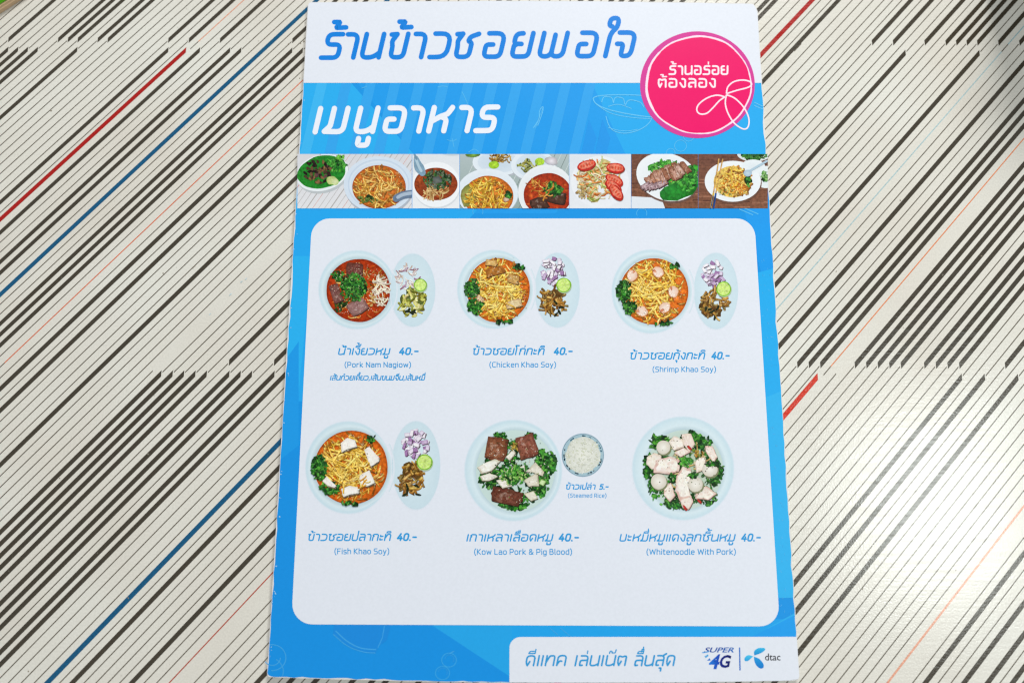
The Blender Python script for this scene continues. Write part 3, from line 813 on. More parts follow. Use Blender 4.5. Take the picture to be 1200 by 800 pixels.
def noodles(A, cx, cy, rx, ry, n, cols, w=1.25, l=(12, 30), bend=2.2, lean=None):
    if n > 60:                          # the darker tangle underneath
        for i in range(n // 2):
            x, y = inpt(A, cx, cy, rx, ry, .5)
            A.strand(x, y, A.r.uniform(0, 3.14), A.r.uniform(5, 13), w * 1.3, mix(A.r.choice(cols), (104, 44, 4), .68), bend)
    for i in range(int(n * (.8 if n > 60 else 1.25))):
        x, y = inpt(A, cx, cy, rx * .97, ry * .97, .5)
        a = A.r.uniform(0, 3.14) if lean is None else lean + A.r.gauss(0, .6)
        L_ = A.r.uniform(*l)
        dd = 1 - math.hypot((x - cx) / rx, (y - cy) / ry)
        A.strand(x, y, a, min(L_, 8 + 40 * max(.05, dd)), w * A.r.uniform(.8, 1.2), A.r.choice(cols), bend)
KS = ((244, 196, 64), (252, 216, 98), (232, 170, 42), (255, 230, 132), (214, 148, 36), (248, 204, 78))
def speck(A, cx, cy, rx, ry, n, cols, s=1.0):
    for _ in range(n):
        x, y = inpt(A, cx, cy, rx, ry)
        A.blob(x, y, s * A.r.uniform(.4, 1.2), s * A.r.uniform(.3, .9), A.r.choice(cols), None, 5, .3)
def rot_rect(cx, cy, w, h, a, wob=.12, rnd_=random):
    out = []
    for x, y in ((-1, -1), (-.1, -1.06), (1, -1), (1.05, .1), (1, 1), (0, 1.05), (-1, 1), (-1.04, 0)):
        x = x * w / 2 * (1 + rnd_.uniform(-wob, wob)); y = y * h / 2 * (1 + rnd_.uniform(-wob, wob))
        out.append((cx + x * math.cos(a) - y * math.sin(a), cy + x * math.sin(a) + y * math.cos(a)))
    return out
def side_plate(A, cx, cy, rx, ry, on, lime, pk, green=False, notch=None):
    A.ring(cx, cy, rx * 1.02, ry * 1.02, rx * .975, ry * .975, WHITE, (202, 222, 233))
    A.ellipse(cx, cy, rx * .975, ry * .975, (218, 233, 240), (204, 224, 234), 44)
    s = rx / 22.5
    if notch:                           # the plate tucks behind the bowl
        bx, by, br, bry = notch
        A.ring(bx, by, br * 1.075, bry * 1.075, br * 1.03, bry * 1.03, (208, 225, 234), WHITE, 14, -.5, .5)
    for _ in range(int(46)):
        x, y = inpt(A, on[0], on[1], 12 * s, 13 * s, .6)
        c = A.r.choice(((236, 230, 240), (244, 240, 246), (224, 214, 232), (200, 176, 208), (160, 118, 168), (248, 246, 250), (246, 244, 248)))
        if green: A.strand(x, y, A.r.uniform(0, 3.1), A.r.uniform(4, 10), 1.0, c, 1.5, 4)
        else: A.slab(rot_rect(x, y, A.r.uniform(3, 7) * s, A.r.uniform(2.4, 4) * s, A.r.uniform(0, 3.1), .15, A.r), c, mix(c, (120, 70, 130), .35), .75)
    cols = ((196, 200, 92), (220, 222, 130), (160, 172, 62), (106, 120, 36), (236, 236, 170)) if green else ((172, 120, 42), (140, 92, 30), (112, 74, 28), (196, 150, 66), (86, 62, 24), (120, 96, 36))
    dk = (78, 88, 36) if green else (84, 58, 22)
    for k in range(9): A.blob(*inpt(A, pk[0], pk[1], 11 * s, 12 * s), 5 * s, 4 * s, mix(dk, cols[0], .25), None, 8, .35, dk)
    for _ in range(58):
        x, y = inpt(A, pk[0], pk[1], 13 * s, 14 * s, .6)
        A.strand(x, y, A.r.uniform(0, 3.1), A.r.uniform(4, 11) * s, A.r.uniform(1.1, 2.2) * s, A.r.choice(cols), 2.5, 5)
    for _ in range(5):
        x, y = inpt(A, pk[0] - 2, pk[1] + 9 * s, 11 * s, 8 * s)
        A.blob(x, y, 3 * s, 1.2 * s, (44, 52, 26), None, 7, .3, (20, 28, 14))
    lx, ly, lr = lime
    A.ellipse(lx + .5, ly + .9, lr * 1.04, lr * 1.04, (150, 170, 110), (176, 196, 160), 26)
    A.ellipse(lx, ly, lr, lr, (120, 178, 40), (132, 190, 48), 28, 0, .03)
    A.ellipse(lx, ly, lr * .86, lr * .86, (196, 226, 108), (206, 232, 132), 24)
    for k in range(8):
        a = k * math.pi / 4 + .2
        A.ribbon([(lx + lr * .15 * math.cos(a), ly + lr * .15 * math.sin(a)), (lx + lr * .78 * math.cos(a), ly + lr * .78 * math.sin(a))], .5, (222, 240, 170), 0)
    A.ellipse(lx - lr * .2, ly - lr * .25, lr * .35, lr * .3, (222, 240, 150), (200, 228, 116), 12)
def soup(A, cx, cy, rx, ry, c, e):
    A.ellipse(cx, cy, rx, ry, c, e, 48, 0, .012)
    A.ring(cx, cy, rx * .995, ry * .995, rx * .93, ry * .93, mix(e, (90, 30, 0), .35), e)
    for _ in range(26):
        x, y = inpt(A, cx, cy, rx * .9, ry * .9, .4)
        A.blob(x, y, A.r.uniform(1, 5), A.r.uniform(.8, 3), mix(c, A.r.choice(((255, 150, 60), (120, 30, 0), (230, 110, 30))), .45), None, 8, .3, e)
def glints(A, seed):
    # wet highlights all over the food
    cx, cy, rx = ((420, 340.5, 33), (584, 340, 33), (766, 341, 36), (411, 547.5, 38), (604, 551.5, 38), (802, 550, 38))[seed - 101]
    for _ in range(110):
        x, y = inpt(A, cx, cy, rx, rx)
        A.blob(x, y, A.r.uniform(.25, .8), A.r.uniform(.2, .4), A.r.choice(((255, 250, 236), (255, 244, 220), (250, 236, 206))), None, 5, .3, (240, 222, 190))
    for _ in range(22):
        x, y = inpt(A, cx, cy, rx, rx)
        A.blob(x, y, A.r.uniform(.4, 1.2), A.r.uniform(.2, .6), A.r.choice(((70, 36, 14), (52, 40, 16), (96, 50, 20))), None, 5, .4, (90, 50, 24))
def dish(fn, seed, name='dish_picture'):
    A = Art(ZD, seed); fn(A); glints(A, seed); return A.build(name, menu, FOOD)
def sub(fn, seed, parent, name):
    A = Art(ZD + 3e-6, seed); fn(A); return A.build(name, parent, FOOD)

def d1(A):
    o = lambda x, y: (340 + x / 4.21, 270 + y / 4.21)
    bowl(A, 418.4, 339.5, 45, 46, 420, 340.3, 38.3, 38)
    soup(A, 420, 340.3, 37.5, 37, (196, 74, 18), (166, 48, 8))
    noodles(A, 420, 341, 34, 33, 64, ((206, 110, 30), (226, 150, 60), (190, 84, 20), (236, 186, 110)), 1.1, (6, 14))
    herbs(A, *o(235, 225), 7, 6, 26); herbs(A, *o(250, 370), 8, 7, 16, ((30, 70, 20), (60, 90, 30), (20, 50, 18)))
    speck(A, 420, 341, 34, 33, 60, ((236, 190, 120), (120, 40, 10), (60, 100, 30), (240, 210, 160)), 1.1)
    for (x, y), w, h, a, c in ((o(318, 195), 20, 16, .1, (112, 62, 52)), (o(226, 310), 11, 21, -.35, (128, 84, 78)), (o(332, 376), 21, 15, -.55, (156, 116, 112))):
        A.slab(rot_rect(x, y, w, h, a, .08, A.r), c, mix(c, (50, 16, 8), .35), .86)
        speck(A, x, y, w * .38, h * .38, 16, (mix(c, (255, 230, 220), .25), mix(c, (40, 10, 10), .3)), .7)
    herbs(A, *o(312, 282), 16, 16, 150, s=2.6)
    for _ in range(34):
        x, y = inpt(A, *o(442, 300), 9, 17, .6)
        A.strand(x, y, A.r.gauss(1.3, .8), A.r.uniform(7, 17), 1.3, A.r.choice(((242, 238, 228), (228, 220, 204), (250, 248, 242))), 1.6, 5)
    for _ in range(6):
        x, y = inpt(A, *o(400, 330), 4, 10); A.blob(x, y, 2.2, 1.6, (224, 182, 110), None, 7)
def d2(A):
    o = lambda x, y: (520 + x / 4.21, 270 + y / 4.21)
    bowl(A, 579.4, 339, 43.5, 46, 583, 340, 38, 38.5)
    soup(A, 584, 340, 37, 37.5, (226, 128, 40), (214, 104, 24))
    noodles(A, 583, 340, 33, 35, 110, KS, 1.35, (10, 28), 1.6)
    noodles(A, 583, 342, 27, 29, 40, ((250, 214, 92), (242, 196, 60), (255, 226, 120)), 1.6, (22, 36), 1.3, .1)
    for (x, y), w, h, a, c in ((o(250, 200), 24, 9, -.25, (176, 112, 46)), (o(345, 240), 12, 9, .3, (206, 164, 96)), (o(350, 360), 18, 9, -.2, (228, 204, 156)), (o(178, 335), 10, 6, .5, (224, 190, 150)), (o(235, 160), 12, 7, .1, (222, 180, 110))):
        A.slab(rot_rect(x, y, w, h, a, .2, A.r), c, mix(c, (110, 50, 10), .4), .75)
    noodles(A, 586, 350, 22, 20, 18, KS, 1.3, (10, 20), 2)
    herbs(A, *o(140, 285), 9, 11, 80); herbs(A, *o(155, 375), 9, 9, 60); herbs(A, *o(370, 180), 6, 3, 8)
    speck(A, *o(400, 300), 5, 22, 24, ((234, 120, 40), (240, 150, 70), (210, 90, 20)), 1.3)
    herbs(A, 592, 377, 10, 2.2, 8)
def d3(A):
    o = lambda x, y: (700 + x / 4.21, 270 + y / 4.21)
    bowl(A, 763, 341.5, 46, 49, 766, 341, 41, 40)
    soup(A, 766.5, 341.5, 40, 39, (228, 134, 44), (214, 106, 24))
    noodles(A, 766, 341, 36, 37, 130, KS, 1.35, (10, 28), 1.8)
    noodles(A, 764, 337, 29, 29, 44, ((250, 210, 84), (244, 190, 50), (255, 222, 112)), 1.65, (22, 38), 1.4, 0)
    herbs(A, *o(130, 300), 8, 13, 90); herbs(A, *o(160, 380), 8, 8, 44); herbs(A, *o(380, 180), 6, 4, 8)
    for x, y in ((395, 340), (380, 370), (420, 300), (400, 250), (290, 175)):
        A.blob(*o(x, y), 5, 4, (236, 130, 40), None, 9, .2, (214, 100, 24))
    for (x, y), rr in ((o(300, 205), .6), (o(172, 222), 2.2), (o(375, 302), 1.3), (o(332, 380), -.6), (o(220, 398), .3)):
        A.ellipse(x + .5, y + .9, 7.2, 6.6, (170, 96, 40), (190, 120, 50), 18, 0, .1)
        A.ellipse(x, y, 6.6, 5.9, (244, 226, 214), (232, 190, 164), 20, rr, .1)
        pts = [(x + 4 * math.cos(rr + t), y + 4 * math.sin(rr + t)) for t in [k * .32 for k in range(9)]]
        A.ribbon(pts, [2.4, 2.8, 3, 3, 2.8, 2.4, 2, 1.6, 1], (248, 236, 226), 4)
        for t in (.4, 1.0, 1.6, 2.2): A.ribbon([(x + 2.8 * math.cos(rr + t), y + 2.8 * math.sin(rr + t)), (x + 5.6 * math.cos(rr + t), y + 5.6 * math.sin(rr + t))], .5, (238, 164, 120), 0)
        A.blob(x + 5 * math.cos(rr + 2.9), y + 5 * math.sin(rr + 2.9), 3, 1.5, (240, 150, 110), rr, 7)
    herbs(A, 778, 379, 10, 2, 8)
def d4(A):
    o = lambda x, y: (340 + x / 4, 470 + y / 4)
    bowl(A, 408, 547.5, 50, 54, 411, 547.5, 44, 44)
    soup(A, 411.5, 547.5, 43, 43.5, (226, 126, 38), (210, 98, 20))
    noodles(A, 411, 547, 38, 40, 130, ((226, 166, 48), (238, 190, 76), (206, 140, 34), (246, 208, 104), (190, 120, 26)), 1.4, (10, 30), 1.3)
    noodles(A, 408, 543, 30, 31, 50, ((246, 200, 72), (236, 182, 48), (252, 216, 100)), 1.65, (24, 40), 1.1, .5)
    herbs(A, *o(135, 310), 9, 15, 100); herbs(A, *o(185, 405), 12, 8, 70); herbs(A, *o(380, 175), 6, 4, 8)
    for pts in ([(235, 195), (268, 172), (306, 182), (313, 212), (276, 222), (243, 238)], [(345, 225), (372, 215), (418, 262), (416, 280), (378, 306), (366, 280)],
                [(325, 348), (372, 320), (398, 382), (360, 398), (330, 390)], [(238, 412), (280, 395), (325, 405), (322, 430), (282, 436), (250, 448)], [(150, 372), (172, 352), (216, 396), (208, 404), (176, 396)]):
        P_ = [o(*p) for p in pts]
        A.slab([(p[0] + .4, p[1] + 1.0) for p in P_], (232, 218, 200), (206, 170, 120), .95)
        A.slab(P_, (246, 242, 236), (230, 222, 212), .82)
    noodles(A, 411, 552, 24, 24, 14, KS, 1.3, (8, 16), 2)
    herbs(A, 408, 590, 10, 2, 8)
def d5(A):
    o = lambda x, y: (520 + x / 4, 470 + y / 4)
    bowl(A, 601.5, 551, 57, 59, 604, 551.5, 46, 48)
    A.ellipse(604, 551.5, 46, 48, (190, 212, 200), (200, 220, 216), 48)
    for k in range(15):
        a = k * .42 + .2
        herbs(A, 605 + 33 * math.cos(a), 552 + 34 * math.sin(a), 5, 5, A.r.randint(8, 22), s=2.8)
    herbs(A, *o(265, 165), 8, 5, 26); herbs(A, *o(410, 170), 8, 6, 22); herbs(A, *o(480, 290), 12, 16, 90, s=3.4); herbs(A, *o(330, 480), 18, 7, 46, s=3)
    herbs(A, *o(210, 350), 10, 14, 50, s=3); herbs(A, *o(450, 400), 10, 12, 50, s=3); herbs(A, 603, 552, 34, 34, 110, s=3)
    for (x, y), w, h, a, c in ((o(245, 222), 24, 25, .2, (138, 82, 56)), (o(388, 212), 21, 26, -.28, (142, 84, 66)), (o(290, 445), 35, 17, .22, (112, 62, 46))):
        A.slab(rot_rect(x, y, w, h, a, .1, A.r), c, mix(c, (44, 14, 6), .45), .84)
        speck(A, x, y, w * .4, h * .4, 40, (mix(c, (230, 170, 120), .25), mix(c, (40, 10, 4), .35)), .8)
    for pts in ([(155, 310), (180, 295), (240, 268), (266, 280), (225, 325), (175, 340)], [(290, 262), (325, 225), (338, 240), (310, 278)], [(372, 370), (440, 335), (446, 396), (400, 398)], [(385, 330), (430, 285), (470, 330), (465, 350), (410, 330)],
                [(170, 350), (215, 335), (255, 352), (215, 372), (180, 372)], [(245, 370), (290, 360), (320, 398), (275, 408)], [(372, 432), (420, 420), (442, 455), (410, 466)], [(350, 310), (378, 300), (380, 330)]):
        A.slab([o(*p) for p in pts], A.r.choice(((240, 236, 226), (246, 244, 236), (230, 224, 208))), (190, 182, 156), .86)
    herbs(A, *o(325, 345), 15, 12, 90, ((52, 150, 36), (96, 186, 60), (30, 116, 30), (140, 206, 90), (200, 220, 140)), 2.2)
    herbs(A, *o(330, 215), 4, 6, 20, ((206, 160, 60), (226, 190, 100), (150, 110, 40)), 1.6)
    A.slab(rot_rect(*o(462, 380), 6, 6, .5, .1, A.r), (206, 226, 170), (140, 180, 100))
    speck(A, 603, 552, 40, 40, 46, ((240, 236, 220), (30, 80, 24), (150, 190, 90)), .9)
    speck(A, 604, 551, 46, 47, 16, ((30, 60, 24),), .7)
def rice(A):
    cx, cy = 683, 533
    A.ring(cx, cy, 25.2, 25.8, 24.2, 24.8, WHITE, (120, 160, 178))
    A.ellipse(cx, cy, 24.2, 24.8, (206, 218, 222), (158, 190, 202), 44)
    A.ring(cx, cy, 24.2, 24.8, 23.0, 23.6, (84, 126, 150), (190, 212, 220))
    for k in range(30):
        a = A.r.uniform(0, 6.28)
        A.blob(cx + 22 * math.cos(a), cy + 22.6 * math.sin(a), A.r.uniform(.8, 2), A.r.uniform(.6, 1.1), (28, 62, 82) if .3 < a < 3.6 else (70, 120, 142), a + 1.57, 6)
    A.ellipse(cx, cy, 20.5, 21, (236, 236, 226), (216, 218, 208), 40, 0, .05)
    for _ in range(230):
        x, y = inpt(A, cx, cy, 20.5, 21); c = A.r.choice(((246, 246, 238), (232, 232, 220), (214, 216, 202), (250, 250, 244), (222, 224, 198)))
        A.blob(x, y, 1.7, .7, c, None, 6, .2, mix(c, (150, 156, 140), .35))
def d6(A):
    o = lambda x, y: (710 + x / 4, 470 + y / 4)
    bowl(A, 800.5, 548.5, 59.5, 60.5, 802, 549.5, 45.5, 47)
    A.ellipse(802.5, 550, 45, 46.5, (176, 196, 160), (198, 216, 208), 48)
    for k in range(16):
        a = k * .3927
        herbs(A, 802.5 + 34 * math.cos(a), 551 + 35 * math.sin(a), 6, 6, A.r.randint(14, 30), ((22, 84, 26), (36, 116, 36), (14, 56, 22), (66, 140, 44)), s=2.8)
    for x, y, a, b, n in ((250, 190, 12, 9, 50), (410, 165, 9, 5, 26), (455, 195, 10, 8, 40), (515, 330, 8, 16, 60), (230, 400, 8, 14, 46), (330, 480, 18, 7, 50), (480, 450, 10, 9, 30), (200, 310, 6, 14, 30)):
        herbs(A, *o(x, y), a, b, n, s=3)
    herbs(A, 802, 550, 34, 34, 60, s=3); noodles(A, 803, 548, 30, 30, 24, ((226, 206, 150), (206, 180, 110), (190, 160, 80)), 1.1, (6, 16))
    for pts in ([(192, 262), (225, 240), (262, 252), (255, 310), (215, 320), (190, 295)], [(232, 275), (300, 258), (346, 275), (344, 328), (300, 342), (225, 334)], [(295, 190), (318, 160), (360, 178), (368, 215), (318, 232)],
                [(355, 155), (400, 150), (416, 200), (392, 240), (362, 200)], [(318, 240), (365, 215), (398, 236), (350, 262)], [(415, 290), (440, 258), (470, 262), (462, 318), (425, 336)], [(465, 210), (500, 208), (522, 260), (505, 288), (470, 240)],
                [(330, 350), (360, 302), (398, 315), (400, 345), (385, 400), (400, 450), (345, 465), (325, 420)], [(270, 400), (305, 380), (325, 440), (300, 472), (272, 440)], [(425, 420), (470, 395), (518, 432), (480, 462), (420, 455)], [(345, 460), (400, 440), (410, 470), (388, 508), (360, 500)]):
        c = A.r.choice(((242, 232, 220), (246, 238, 228), (238, 222, 210)))
        A.slab([o(*p) for p in pts], c, A.r.choice(((218, 192, 170), (222, 202, 184), (214, 170, 158))), .88)
        q = o(*pts[0]); speck(A, q[0] + 4, q[1] + 2, 5, 4, 5, ((206, 180, 156), (244, 236, 226)), .9)
    for x, y in ((392, 218), (440, 470), (372, 500)): A.blob(*o(x, y), 4, 1.8, (206, 60, 50), .9, 8)
    for x, y, r in ((272, 218, 8.2), (490, 320, 9), (422, 392, 8.8), (250, 378, 9.2)):
        X, Y = o(x, y)
        A.ellipse(X + .6, Y + 1, r * 1.03, r * 1.03, (110, 110, 70), (130, 134, 100), 22)
        A.ellipse(X - .6, Y - .6, r, r, (246, 242, 234), (212, 204, 190), 26, 0, .03)
    herbs(A, *o(375, 285), 8, 6, 34, ((52, 150, 36), (96, 186, 60), (30, 116, 30))); herbs(A, *o(497, 295), 8, 3, 14); herbs(A, *o(430, 245), 7, 4, 18, ((190, 120, 40), (120, 140, 50), (216, 160, 70)), 1.8)
    herbs(A, *o(310, 355), 4, 4, 10); herbs(A, *o(410, 345), 5, 3, 10)
    speck(A, 802, 550, 40, 42, 40, ((60, 110, 40), (236, 226, 200), (30, 60, 24)), .9)
D1 = dish(d1, 101); D2 = dish(d2, 102); D3 = dish(d3, 103); D4 = dish(d4, 104); D5 = dish(d5, 105); D6 = dish(d6, 106)
for i, o_ in enumerate((D1, D2, D3, D4, D5, D6)):
    o_['label'] = ('picture of red noodle soup with blood cubes and bean sprouts', 'picture of yellow curry noodles with chicken', 'picture of yellow curry noodles with five shrimps',
                   'picture of yellow curry noodles with white fish pieces', 'picture of clear pork soup with brown blood cubes and greens', 'picture of pale pork slices and fish balls on greens')[i]
SP = [sub(lambda A: side_plate(A, 483.7, 340, 26.5, 43, (479, 324.5), (492.6, 334, 7.6), (483, 353.5), True, (418.4, 339.5, 45, 46)), 111, D1, 'side_plate'),
      sub(lambda A: side_plate(A, 653, 340, 26.5, 44, (648.5, 317.5), (660.6, 334, 8.6), (649, 353), False, (579.4, 339, 46, 47)), 112, D2, 'side_plate'),
      sub(lambda A: side_plate(A, 839, 341, 26, 45, (835.5, 321), (848, 338.5, 8.7), (836.5, 355.5), False, (763, 341.5, 48, 50)), 113, D3, 'side_plate'),
      sub(lambda A: side_plate(A, 487.5, 545, 28.5, 52, (487.5, 521), (497.5, 541.2, 9.3), (482.5, 562), False, (408, 547.5, 51.5, 55)), 114, D4, 'side_plate'),
      sub(rice, 115, D5, 'rice_bowl')]

# ------------------------------------------------------------------ dish names, prices
Z4 = Z2 + 6e-6
TC = (44, 156, 220)
def caption(name, items, lat, parent):
    A = Art(Z4, 31)
    for t, x0, x1, b, xh, sw in items: write(A, t, x0, x1, b, b, xh, sw, TC, .22, .3)
    for t, x0, x1, b, cap in lat: write(A, t, x0, x1, b, b, cap * .93, cap * .155, TC, 0, .27)
    return A.build(name, parent)
caption('dish_name', [('น้ำเงี้ยวหมู', 395.8, 458, 416, 6.9, 1.55), ('40.-', 467, 491.5, 416, 6.9, 1.9), ('เส้นก๋วยเตี๋ยว,เส้นขนมจีน,เส้นหมี่', 386.3, 498.7, 445.6, 4.6, 1.15)], [('(Pork Nam Nagiow)', 403.7, 481.8, 430.4, 6.0)], D1)
caption('dish_name', [('ข้าวซอยไก่กะทิ', 553.3, 638.8, 416, 6.9, 1.55), ('40.-', 648.3, 672, 416, 6.9, 1.9)], [('(Chicken Khao Soy)', 573.4, 651.8, 430.4, 6.0)], D2)
caption('dish_name', [('ข้าวซอยกุ้งกะทิ', 737.5, 827, 421.2, 7.0, 1.55), ('40.-', 833, 856, 421.2, 7.0, 1.9)], [('(Shrimp Khao Soy)', 764.6, 839.2, 435.8, 6.0)], D3)
caption('dish_name', [('ข้าวซอยปลากะทิ', 360, 459, 633.6, 7.2, 1.6), ('40.-', 464.5, 489.5, 633.6, 7.2, 2.0)], [('(Fish Khao Soy)', 391.8, 456.3, 649.0, 6.4)], D4)
caption('dish_name', [('เกาเหลาเลือดหมู', 546, 649, 634.2, 7.4, 1.65), ('40.-', 654, 679.5, 634.2, 7.4, 2.0), ], [('(Kow Lao Pork & Pig Blood)', 555.5, 670.5, 649.6, 6.4)], D5)
caption('rice_name', [('ข้าวเปล่า', 662.5, 698.5, 573.4, 5.0, 1.3), ('5.-', 702, 714, 573.4, 5.0, 1.5)], [('(Steamed Rice)', 665.5, 710.8, 582.8, 4.6)], D5)
caption('dish_name', [('บะหมี่หมูแดงลูกชิ้นหมู', 725.5, 862.5, 634.2, 7.4, 1.6), ('40.-', 868, 892.5, 634.2, 7.4, 1.9)], [('(Whitenoodle With Pork)', 757.5, 862.5, 649.6, 6.4)], D6)

# ------------------------------------------------------------------ footer: slogan and logos
A = Art(Z4, 41)
for t, x0, x1 in (('ดีแทค', 614.8, 665), ('เล่นเน็ต', 672.5, 735.5), ('ลื่นสุด', 742.5, 792.3)): write(A, t, x0, x1, 780.4, 780.0, 11.4, 2.1, (52, 156, 216), .2, .3)
A.build('slogan_lettering', footer)
A = Art(Z4, 42)
latin(A, 'SUPER', 825, 860, 763.8, 6.0, (20, 60, 150), .3, .02, (40, 110, 190))
A.flat([(822.5, 763.6), (831, 762.2), (831, 763.6), (823.5, 764.8)], (60, 150, 220))
latin(A, '4', 830.5, 844, 782.8, 17, (40, 130, 226), .25, .03, (20, 60, 176))
latin(A, 'G', 843.5, 857, 781.2, 14.5, (18, 40, 140), .25, .03, (12, 20, 96))
A.flat([(825.5, 768.5), (829.5, 766), (830.5, 768), (827, 770.5)], (90, 170, 226)); A.flat([(828.5, 773.5), (831.5, 770.5), (833, 773.5)], (40, 120, 210))
A.build('network_mark', footer)
A = Art(Z4, 43)
A.flat([(865.9, 758), (867.4, 758), (868.0, 785), (866.4, 785)], (40, 110, 196))
A.build('divider_line', footer)
A = Art(Z4, 44)
def petal(pts, c0, c1):
    P_ = curve_pts(zpts(pts, 580, 680, 3.243), 5)[:-1]
    cx, cy = sum(p[0] for p in P_) / len(P_), sum(p[1] for p in P_) / len(P_)
    lo, hi = min(p[1] for p in P_), max(p[1] for p in P_)
    A.fan(cx, cy, P_, mix(c0, c1, .5), [mix(c0, c1, (p[1] - lo) / (hi - lo)) for p in P_])
petal([(986, 284), (985, 268), (1000, 256), (1022, 255), (1027, 262), (1012, 274), (986, 284)], (60, 190, 236), (30, 140, 210))
petal([(982, 287), (962, 282), (949, 293), (950, 304), (962, 304), (974, 294), (982, 287)], (80, 200, 240), (40, 160, 222))
petal([(984, 288), (1004, 296), (1020, 315), (1020, 330), (1008, 333), (994, 322), (986, 305), (984, 288)], (40, 160, 224), (20, 120, 206))
A.build('company_emblem', footer)
A = Art(Z4, 45)
latin(A, 'dtac', 896.5, 914.6, 773.2, 8.6, (24, 26, 34), 0, .01)
A.build('company_lettering', footer)

# ------------------------------------------------------------------ strip of food photographs
def tile(x0, x1, fn, seed, label):
    A = Art(Z3 + 5e-6, seed, clip=(x0, 180.6, x1, 244.2)); fn(A, x0, x1)
    o = A.build('photo_tile', menu, FOOD); o['label'] = label; return o
def zz(x, y, ox): return (ox + x / 4, 170 + y / 4)
def disc_plate(A, cx, cy, rx, ry, rot=0):
    A.ellipse(cx + 1, cy + 1.6, rx * 1.02, ry * 1.02, (150, 156, 166), (178, 184, 192), 40, rot)
    A.ellipse(cx, cy, rx, ry, (206, 218, 230), (226, 234, 242), 44, rot)
    A.ellipse(cx, cy, rx * .8, ry * .8, (196, 212, 226), (210, 222, 234), 40, rot)
def bgfill(A, x0, x1, c, c2): A.poly([(x0, 180), (x1, 180), (x1, 245), (x0, 245)], [c, c, c2, c2]); A.up()
def wood(A, x0, x1):
    bgfill(A, x0, x1, (112, 72, 58), (126, 82, 60))
    for _ in range(60):
        y = A.r.uniform(180, 245); x = A.r.uniform(x0 - 10, x1)
        A.ribbon([(x, y), (x + A.r.uniform(10, 30), y + A.r.uniform(-.6, .6))], A.r.uniform(.5, 1.3), A.r.choice(((92, 54, 44), (140, 92, 70), (112, 70, 52), (160, 112, 88))), 0)
def t1(A, x0, x1):
    bgfill(A, x0, x1, (214, 214, 220), (226, 226, 230))
    for k in range(26):
        x = 330 + k * 7
        A.ribbon([(x, 246), (x + 46, 180)], .5 if k % 4 else 1.1, (176, 172, 170) if k % 5 else (206, 150, 140), 0)
    c = zz(150, 130, 340)
    A.ellipse(c[0] + 1, c[1] + 2, 31, 22, (170, 176, 180), (190, 196, 200), 36, -.25); A.ellipse(*c, 31, 21, (226, 234, 238), (232, 238, 242), 36, -.25)
    A.ellipse(c[0] - .5, c[1] - .8, 29, 19, (24, 110, 32), (36, 134, 42), 36, -.25, .04)
    herbs(A, *zz(215, 95, 340), 12, 8, 60, ((40, 140, 40), (72, 176, 50), (24, 104, 30))); herbs(A, *zz(235, 62, 340), 5, 3, 12, ((110, 200, 60),))
    for _ in range(60):
        x, y = inpt(A, *zz(130, 125, 340), 16, 13); A.blob(x, y, 2.8, 1.7, A.r.choice(((52, 34, 30), (82, 56, 44), (34, 22, 22), (120, 90, 60), (146, 110, 70), (110, 70, 76))), None, 7, .3)
    A.blob(*zz(195, 165, 340), 6.5, 5.2, (206, 216, 150), 0, 12, .08, (180, 196, 120)); A.blob(*zz(210, 172, 340), 4.5, 4.2, (222, 228, 180), 0, 10, .08, (190, 204, 140))
    bx, by = zz(415, 185, 340)
    A.ellipse(bx + 1, by + 2, 41, 34, (150, 160, 176), (176, 184, 196), 40); A.ellipse(bx, by, 41, 33, (196, 212, 230), (212, 224, 238), 44); A.ring(bx, by, 36, 29.5, 33, 26, (190, 206, 226), (222, 232, 242))
    soup(A, bx + .5, by + 3, 31.5, 25.5, (218, 128, 54), (190, 96, 30))
    noodles(A, bx - 1, by + 4, 28, 23, 90, ((236, 186, 84), (224, 164, 58), (246, 206, 116), (196, 136, 50)), 1.2, (8, 22), 2)
    herbs(A, *zz(360, 255, 340), 12, 4, 18, ((90, 110, 40), (60, 90, 30), (120, 130, 50))); speck(A, bx + 22, by - 2, 6, 14, 24, ((240, 160, 80), (250, 200, 150)), 1)
    A.ribbon(curve_pts([zz(498, 250, 340), zz(530, 235, 340), zz(575, 228, 340)], 5), 9, (104, 124, 150), 4); A.ribbon(curve_pts([zz(505, 245, 340), zz(530, 232, 340), zz(575, 224, 340)], 5), 4, (170, 186, 204), 4)
def t2(A, x0, x1):
    bgfill(A, x0, x1, (222, 226, 232), (234, 236, 240))
    bx, by = zz(685, 185, 340); A.ellipse(*zz(760, 40, 340), 12, 3, (190, 200, 206), (206, 214, 220), 20)
    A.ellipse(bx + .6, by + 1.6, 28, 27, (200, 204, 210), (214, 218, 224), 36); A.ellipse(bx, by, 28, 26.5, (236, 238, 242), (240, 242, 246), 36)
    soup(A, bx - .5, by - .5, 25.5, 19, (130, 62, 34), (150, 60, 24))
    noodles(A, bx - 3, by + 8, 16, 7, 30, ((226, 196, 140), (206, 170, 110)), 1.0, (6, 14))
    herbs(A, bx + 2, by - 6, 17, 11, 90, ((40, 84, 40), (64, 110, 50), (26, 60, 30), (90, 100, 84), (112, 120, 106))); A.blob(*zz(690, 165, 340), 6, 4, (110, 116, 112), 0, 10, .2)
    A.ribbon(curve_pts([zz(590, 60, 340), zz(600, 95, 340), zz(620, 130, 340)], 5), [5, 6, 7, 8, 9, 10, 11, 11, 10, 9, 8][:11], (128, 160, 182), 6); A.ribbon(curve_pts([zz(590, 65, 340), zz(603, 100, 340), zz(615, 122, 340)], 5), 3, (176, 200, 214), 5)
    A.ribbon([zz(578, 30, 340), zz(592, 66, 340)], 2.4, (120, 150, 170), 4)
